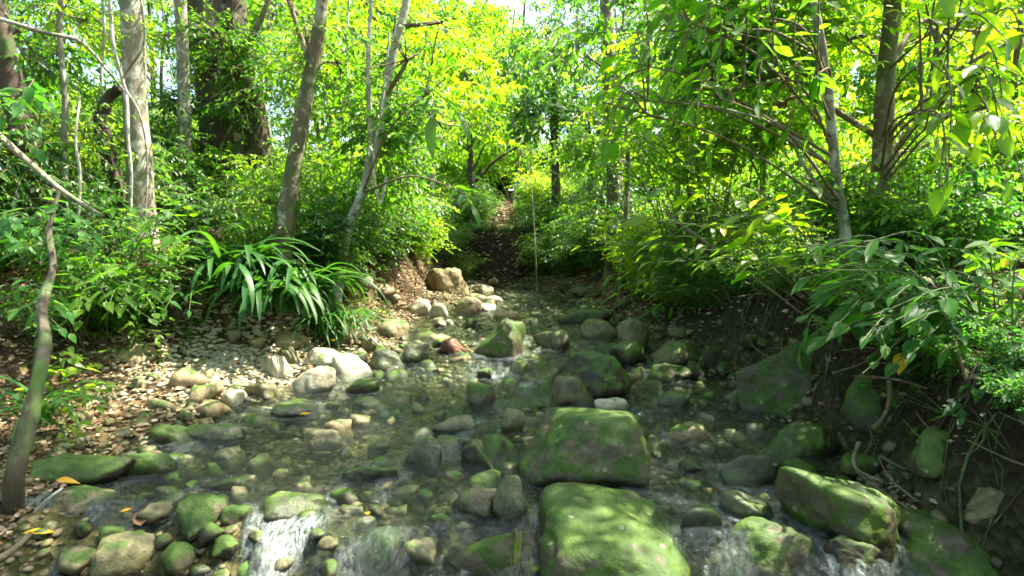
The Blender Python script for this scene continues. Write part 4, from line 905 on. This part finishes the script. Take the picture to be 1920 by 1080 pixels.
leafy('leaning_bush', 'leafy bush leaning low over the far riffle from the right bank', 'shrub', on_ground(1330, 590), tips_in(1060, 390, 1340, 560, 6.6, 8.2, 44), 'leaf_lime', .15, 2, .006, .35, 12, .15)
leafy('upright_sapling', 'sapling with long drooping yellow green leaves before the slim trunk', 'sapling', on_ground(1450, 560), tips_in(1300, 370, 1560, 450, 5.0, 5.6, 8), 'longlime', .22, 2, .006, .55, 12)
leafy('arching_branch_shrub', 'shrub with large leaves high above the right bank shrubs', 'shrub', on_ground(1330, 560), tips_in(1050, 130, 1450, 330, 5.4, 6.4, 30), 'leaf_lime', .2, 2, .009, .55, 18, .2)
# left bank
leafy('broadleaf_herb', 'broad leaved plants in front of the mottled tree', 'plant', on_ground(250, 520), tips_in(190, 370, 420, 480, 4.6, 6.0, 40), 'leaf_big', .17, 2, .005, .4)
leafy('broadleaf_herb', 'low broad leaved plant on the slope above the palm seedling', 'plant', on_ground(90, 640), tips_in(-20, 530, 150, 640, 3.9, 4.6, 18), 'leaf_blue', .15, 2, .005, .35)
leafy('broadleaf_herb', 'broad leaved plant sprawling below the mottled tree', 'plant', on_ground(210, 590), tips_in(130, 470, 330, 620, 4.2, 5.2, 30), 'leaf_big', .15, 2, .005, .4)
leafy('broadleaf_herb', 'cool green broad leaved plant on the slope at the left edge', 'plant', on_ground(60, 500), tips_in(-30, 390, 200, 480, 4.0, 5.2, 36), 'leaf_blue', .17, 2, .005, .4)
leafy('broadleaf_herb', 'leafy plant right of the mottled tree above the strap leaves', 'plant', on_ground(400, 520), tips_in(330, 350, 520, 470, 5.4, 6.6, 34), 'leaf', .16, 2, .005, .4)
leafy('broadleaf_herb', 'dense cool green plant left of the strap leaves', 'plant', on_ground(370, 570), tips_in(300, 470, 440, 590, 5.2, 6.2, 26), 'leaf_blue', .15, 2, .005, .3)
leafy('bright_seedling', 'bright lime seedlings on the shore beside the mossy stump', 'plant', on_ground(140, 790), tips_in(80, 640, 220, 810, 3.6, 4.6, 26), 'leaf_lime', .11, 2, .003, .4, 10, .05)
leafy('bright_seedling', 'tiny bright seedling on the shore above the dark shallows', 'plant', on_ground(170, 840), tips_in(110, 800, 230, 835, 3.6, 4.0, 6), 'leaf_lime', .08, 2, .003, .4, 8, .03)
leafy('bright_seedling', 'sunlit seedling between the sun flecked boulder and the slope', 'plant', on_ground(260, 630), tips_in(210, 590, 330, 640, 4.9, 5.6, 8), 'leaf_lime', .10, 2, .003, .4, 8, .03)
leafy('bright_seedling', 'small green tuft at the foot of the strap leaves', 'plant', on_ground(620, 645), tips_in(590, 618, 650, 645, 6.4, 6.8, 6), 'leaf_lime', .08, 2, .003, .4, 8, .03)
leafy('fern', 'small fern like plant left of the far cobbles', 'fern', on_ground(695, 600), [at(665, 578, 8.0), at(680, 560, 8.1), at(700, 556, 8.2), at(722, 566, 8.1), at(732, 582, 8.0), at(690, 588, 7.9)], 'long', .13, 1, .003, .2, 10, .06)
leafy('fern', 'dark star leaved plant at the foot of the right bank', 'fern', on_ground(1100, 590), [at(1080, 575, 8.6), at(1100, 560, 8.7), at(1125, 565, 8.7), at(1140, 580, 8.5)], 'long', .16, 1, .003, .3, 8, .05)
leafy('fern', 'green star leaved plant right of the brownish boulder', 'fern', on_ground(1240, 600), [at(1215, 585, 7.4), at(1240, 572, 7.5), at(1270, 578, 7.4), at(1300, 592, 7.3)], 'long', .16, 1, .003, .3, 8, .05)
# large leaves that belong to the trees
leafy('x', '', '', at(712, 240, 7.4), tips_in(700, 20, 880, 240, 5.2, 6.6, 22), 'long', .34, 2, .01, .2, 12, .2, 'twig', parent=trees['pale'])
leafy('x', '', '', at(690, 330, 7.4), [at(885, 385, 5.6), at(850, 368, 5.8), at(800, 360, 6.0)], 'long', .26, 1, .008, .2, 12, .12, 'twig', parent=trees['pale'])
leafy('x', '', '', at(1664, 110, 6.0), tips_in(1560, -10, 1930, 360, 3.8, 5.4, 62), 'leaf_lime', .20, 2, .01, .15, 12, .2, 'twig', parent=trees['r1'])
leafy('x', '', '', at(1558, 220, 5.4), tips_in(1120, -10, 1600, 300, 4.0, 5.4, 56), 'leaf_big', .18, 2, .009, .15, 12, .2, 'twig', parent=trees['r2'])
leafy('x', '', '', at(20, 160, 6.5), tips_in(-20, 130, 90, 330, 4.6, 5.6, 8), 'leaf_blue', .2, 2, .008, .2, 12, .1, 'twig', parent=trees['edge'])

# strap leaved clumps
def blade_mesh(L, W, arch, seed):
    mb = MB(); n = 14; t = np.linspace(0, 1, n); ang = RAD(82) - t ** .8 * arch
    ds = L / (n - 1); y = np.concatenate([[0], np.cumsum(np.cos(ang[:-1]) * ds)]); z = np.concatenate([[0], np.cumsum(np.sin(ang[:-1]) * ds)])
    wd = W / 2 * np.clip(np.sin(math.pi * np.clip(t * .92 + .08, 0, 1)) ** .6, .05, 1); wd[-1] = .001
    s = np.array([-1, 0, 1.]); Vv = np.stack([s[None] * wd[:, None] + .02 * np.sin(t * 3 + seed)[:, None], y[:, None] + 0 * s[None], z[:, None] + np.abs(s)[None] * wd[:, None] * .35], -1).reshape(-1, 3)
    i = np.arange(n - 1)[:, None] * 3 + np.arange(2)[None]
    mb.add(Vv, np.stack([i, i + 1, i + 4, i + 3], -1).reshape(-1, 4), .5); return mb.mesh('leaf', M['blade'])
BL = [blade_mesh(1.0, .046 + .008 * (i % 3), RAD(a), i) for i, a in enumerate([125, 140, 150, 162, 172, 156])]
FB = [blade_mesh(.8, .018, RAD(a), i) for i, a in enumerate([140, 155, 165])]
def strap(name, label, foot, n, s, meshes, back=.12):
    t = thing(name, label, 'plant', tuple(foot))
    for i in range(n):
        o = bpy.data.objects.new('leaf', meshes[rng.integers(len(meshes))]); C.objects.link(o); o.parent = t
        o.location = (rng.normal(0, back), rng.normal(0, back), rng.uniform(-.02, .1)); a = rng.uniform(0, 6.28)
        o.rotation_euler = (rng.uniform(-.15, .25), rng.uniform(-.15, .15), a); q = s * rng.uniform(.65, 1.15); o.scale = (q * rng.uniform(.8, 1.2), q, q * rng.uniform(.85, 1.1))
    return t
def gf(px, d, lift=0): p = at(px, 500, d); p[2] = gz(p[0], d) + lift; return p
strap('strap_leaf_plant', 'left of the two dark strap leaved clumps with arching glossy blades', gf(440, 6.5, .12), 120, 1.1, BL, .18)
strap('strap_leaf_plant', 'right of the two dark strap leaved clumps, hanging over brown boulders', gf(530, 6.45, .1), 125, 1.1, BL, .18)
strap('grass_tuft', 'bright fine bladed tuft drooping at the right of the strap leaved clumps', gf(612, 6.75, .1), 130, 1.1, FB, .12)
strap('palm_seedling', 'green blade leaved seedling at the left edge of the shore', gf(50, 3.9, .1), 34, .62, BL, .05)

# ------------------------------------------------------------ vines, roots, dead wood
def rod(name, label, cat, pts, r0, r1, mat, n=24, rough=.15, group=None, seg=8):
    base = np.array(pts[0], float); mb = MB(); tube(mb, np.array(pts) - base, r0, r1, seg, n, rough, seed=int(abs(base[0]) * 13) + 1)
    o = link(name, mb.mesh(name, M[mat]), loc=tuple(base), label=label, category=cat)
    if group: o['group'] = group
    return o
for i, (pts, r, lb) in enumerate([
    ([(205, -20, 6.9), (212, 80, 6.9), (236, 180, 6.95), (240, 260, 6.9), (246, 330, 6.9), (243, 430, 6.9)], .022, 'pale vine hugging the front of the mottled trunk'),
    ([(262, -20, 6.9), (270, 80, 6.9), (232, 150, 6.95), (262, 215, 6.9), (276, 300, 6.95), (272, 420, 6.9)], .014, 'thin vine crossing the mottled trunk in an s bend'),
    ([(190, -20, 7.4), (196, 60, 7.4), (190, 140, 7.4), (202, 220, 7.4)], .02, 'pale vine hanging left of the mottled trunk'),
    ([(146, 430, 6.2), (150, 330, 6.2), (142, 260, 6.2), (150, 180, 6.3)], .014, 'thin wavy vine standing beside the sapling'),
    ([(655, -20, 7.8), (650, 120, 7.8), (660, 260, 7.8), (648, 400, 7.8)], .013, 'thin vine hanging left of the forked pale tree'),
    ([(725, 330, 7.2), (712, 380, 7.2), (700, 300, 7.2), (716, 200, 7.2), (730, 60, 7.2)], .018, 'vine twisting round the forked pale tree')]):
    rod('vine', lb, 'vine', [at(*p) for p in pts], r, r * .7, 'bark_white' if i != 1 else 'bark_pale', 40)
rod('fallen_pole', 'long mossy pole lying diagonally down the left slope', 'branch', [at(-30, 230, 6.0), at(60, 310, 6.0), at(120, 360, 5.9), at(190, 405, 5.8)], .035, .02, 'bark_pale')
rod('fallen_pole', 'bare pole slanting down through the right bank shrubs', 'branch', [at(1250, 400, 6.0), at(1330, 460, 5.7), at(1420, 525, 5.4), at(1520, 600, 5.0)], .014, .009, 'twig')
rod('bare_branch', 'bare branch arching across the upper left trunks', 'branch', [at(-20, 30, 6.4), at(80, 60, 6.4), at(150, 78, 6.4), at(200, 130, 6.4), at(232, 170, 6.5)], .022, .012, 'bark_pale')
R_ = [([(1668, 715, 3.7), (1668, 750, 3.6), (1655, 785, 3.55), (1638, 803, 3.5)], .016, .012, 'pale crooked root dangling from the right bank'),
      ([(1610, 830, 3.45), (1600, 862, 3.35), (1612, 885, 3.3), (1655, 905, 3.25)], .012, .009, 'bent pale stick below the crooked root'),
      ([(1790, 640, 3.2), (1815, 720, 3.1), (1850, 800, 3.0), (1925, 960, 2.8)], .010, .012, 'long twig slanting down at the right edge'),
      ([(1760, 745, 3.3), (1840, 800, 3.1), (1890, 840, 3.0), (1930, 880, 2.9)], .012, .014, 'mossy stick slanting toward the right edge'),
      ([(1765, 835, 3.2), (1850, 870, 3.1), (1930, 905, 3.0)], .010, .011, 'pale forked stick lowest on the right bank'),
      ([(1600, 705, 3.8), (1680, 712, 3.7), (1760, 735, 3.5)], .008, .007, 'thin root running level under the broad leaved shrub'),
      ([(1700, 700, 3.7), (1760, 660, 3.6), (1800, 630, 3.5)], .007, .006, 'dead twig rising into the broad leaved shrub'),
      ([(1560, 700, 4.0), (1620, 680, 3.9), (1690, 640, 3.8)], .007, .005, 'thin pale twig left under the broad leaved shrub'),
      ([(1650, 855, 3.4), (1700, 880, 3.3), (1740, 872, 3.2), (1775, 860, 3.2)], .009, .006, 'curved pale root on the dark bank beside the slab'),
      ([(1440, 930, 3.0), (1445, 925, 3.0), (1450, 900, 3.05)], .005, .004, 'tiny twig caught on the dark slab')]
for pts, a, b, lb in R_[:9]: rod('root' if 'root' in lb else 'stick', lb, 'root' if 'root' in lb else 'stick', [at(*p) for p in pts], a, b, 'twig', 24, .45)
rod('mossy_stem', 'moss covered stem leaning at the left shore', 'stem', [on_ground(30, 945) - [0, 0, .1], at(26, 900, 3.1), at(48, 820, 3.2), at(62, 750, 3.3), at(74, 690, 3.4), at(86, 640, 3.6), at(80, 570, 3.9), at(100, 500, 4.3), at(92, 430, 4.7), at(110, 360, 5.0)], .052, .016, 'moss_wood', 36, .35, seg=16)
rod('stick', 'green mossy stick in the bottom left corner', 'stick', [at(-20, 1060, 2.5), at(20, 1035, 2.55), at(58, 1000, 2.65)], .018, .012, 'moss_wood')
rod('stick', 'forked white twig among the pebbles of the left shallows', 'stick', [at(65, 960, 2.85), at(90, 935, 2.85), at(118, 915, 2.9)], .006, .004, 'bark_white', 12)
rod('log', 'thin dead stick lying level across the left slope', 'stick', [on_ground(150, 600) + [0, 0, .02], on_ground(260, 606) + [0, 0, .05], on_ground(380, 612) + [0, 0, .03]], .012, .008, 'twig', 12)

mb = MB()
for i in range(60):                      # fine roots hanging from the cut bank
    y0 = rng.uniform(2.6, 6.2); xr0 = np.interp(y0, YK, XR) + rng.uniform(.35, .55); p0 = np.array([xr0, y0, gz(xr0, y0) + .01]); pts = [p0]
    q = p0.copy()
    for j in range(6):
        q = q + [-rng.uniform(-.03, .13), rng.normal(0, .16), 0]; q[2] = gz(q[0], q[1]) + rng.uniform(-.02, .06); pts.append(q.copy())
    tube(mb, pts, rng.uniform(.003, .009), .002, 5, 16, .2, closed=False)
for i in range(150):                     # dead twigs caught on the bank
    y0 = rng.uniform(2.4, 6.8); x0 = np.interp(y0, YK, XR) + rng.uniform(.0, .9); a_ = rng.uniform(0, 3.14); l_ = rng.uniform(.15, .55)
    p0 = np.array([x0, y0, gz(x0, y0) + .03]); d_ = np.array([math.cos(a_) * .5, math.sin(a_), rng.uniform(-.3, .5)]) * l_
    tube(mb, [p0, p0 + d_ * .5 + rng.normal(0, .03, 3), p0 + d_], rng.uniform(.003, .008), .002, 5, 8, .2, closed=False, mat=1)
link('fine_roots', mb.mesh('fine_roots', [M['bark_dark'], M['twig']]), kind='stuff', label='tangle of thin roots on the dark cut bank')
# single fallen leaves that stand out
def fallen(px, py, L, kind, ang, label, lift=.03):
    g = on_ground(px, py, lift=lift)
    t = link('fallen_leaf', LM[kind][rng.integers(len(LM[kind]))], loc=tuple(g + [0, 0, .015]), label=label, category='leaf'); t.scale = (L,) * 3
    t.rotation_euler = (rng.uniform(-.15, .25), rng.uniform(-.2, .2), RAD(ang)); return t
fallen(105, 905, .13, 'yellow', -85, 'orange yellow leaf on the dark mossy boulder in the left shallows', .1)
fallen(40, 1005, .15, 'yellow', -70, 'yellow leaf nearest the bottom left corner', .04)
fallen(225, 965, .06, 'yellow', -60, 'small yellow leaf beside the larger one on the left shallows')
fallen(275, 968, .10, 'yellow', -60, 'bright yellow leaf above the dark hollow of the left shallows')
fallen(165, 680, .10, 'yellow', 10, 'yellow green leaf upright on the left shore')
fallen(195, 690, .08, 'yellow', 60, 'round yellow leaf on the brown litter of the left shore')
fallen(190, 870, .12, 'dry', -80, 'tan curled leaf on the left shallows')
fallen(690, 970, .08, 'yellow', 20, 'yellow leaf stuck in the rapids')
fallen(975, 822, .06, 'yellow', 90, 'yellow leaf lying left of the trapezoid boulder')
fallen(1235, 628, .12, 'yellow', -50, 'orange leaf on the litter above the block shaped olive boulder')
fallen(1690, 940, .14, 'dry', -50, 'tan leaf in the dark water under the right bank')
fallen(265, 990, .16, 'dry', 30, 'brown leaf standing in the dark hollow at the lower left')
fallen(560, 780, .10, 'yellow', -85, 'yellow leaf floating below the curved slab')
for (px, py, d, ang, lb) in [(1885, 500, 3.9, -70, 'yellow leaf caught in the shrub at the right edge'), (1800, 585, 3.7, 30, 'orange leaf hanging in the broad leaved shrub'), (1893, 655, 3.4, 200, 'golden leaf hanging low at the right edge')]:
    p = at(px, py, d); t = link('hanging_leaf', LM['yellow'][0], loc=tuple(p), label=lb, category='leaf'); t.scale = (.1,) * 3; t.rotation_euler = (RAD(50), .2, RAD(ang))
bpy.context.view_layer.update()
NUM = ['zero', 'one', 'two', 'three', 'four', 'five', 'six', 'seven', 'eight', 'nine']
ORD = ['first', 'second', 'third', 'fourth', 'fifth', 'sixth', 'seventh', 'eighth', 'ninth']
byl = {}
for o in bpy.data.objects:
    if o.parent is None and 'group' in o.keys(): byl.setdefault(o['label'], []).append(o)
for lb, os_ in byl.items():
    k = len(os_)
    if k == 1 or k > 9: continue
    os_.sort(key=lambda o: to_px(o.location)[0])
    for i, o in enumerate(os_):
        if i == 0: pre = 'leftmost'
        elif i == k - 1: pre = 'rightmost'
        else: pre = ORD[i] + ' from left,'
        o['label'] = pre + ' ' + lb
for o in list(bpy.data.objects):
    if 'base' in o.keys(): del o['base']
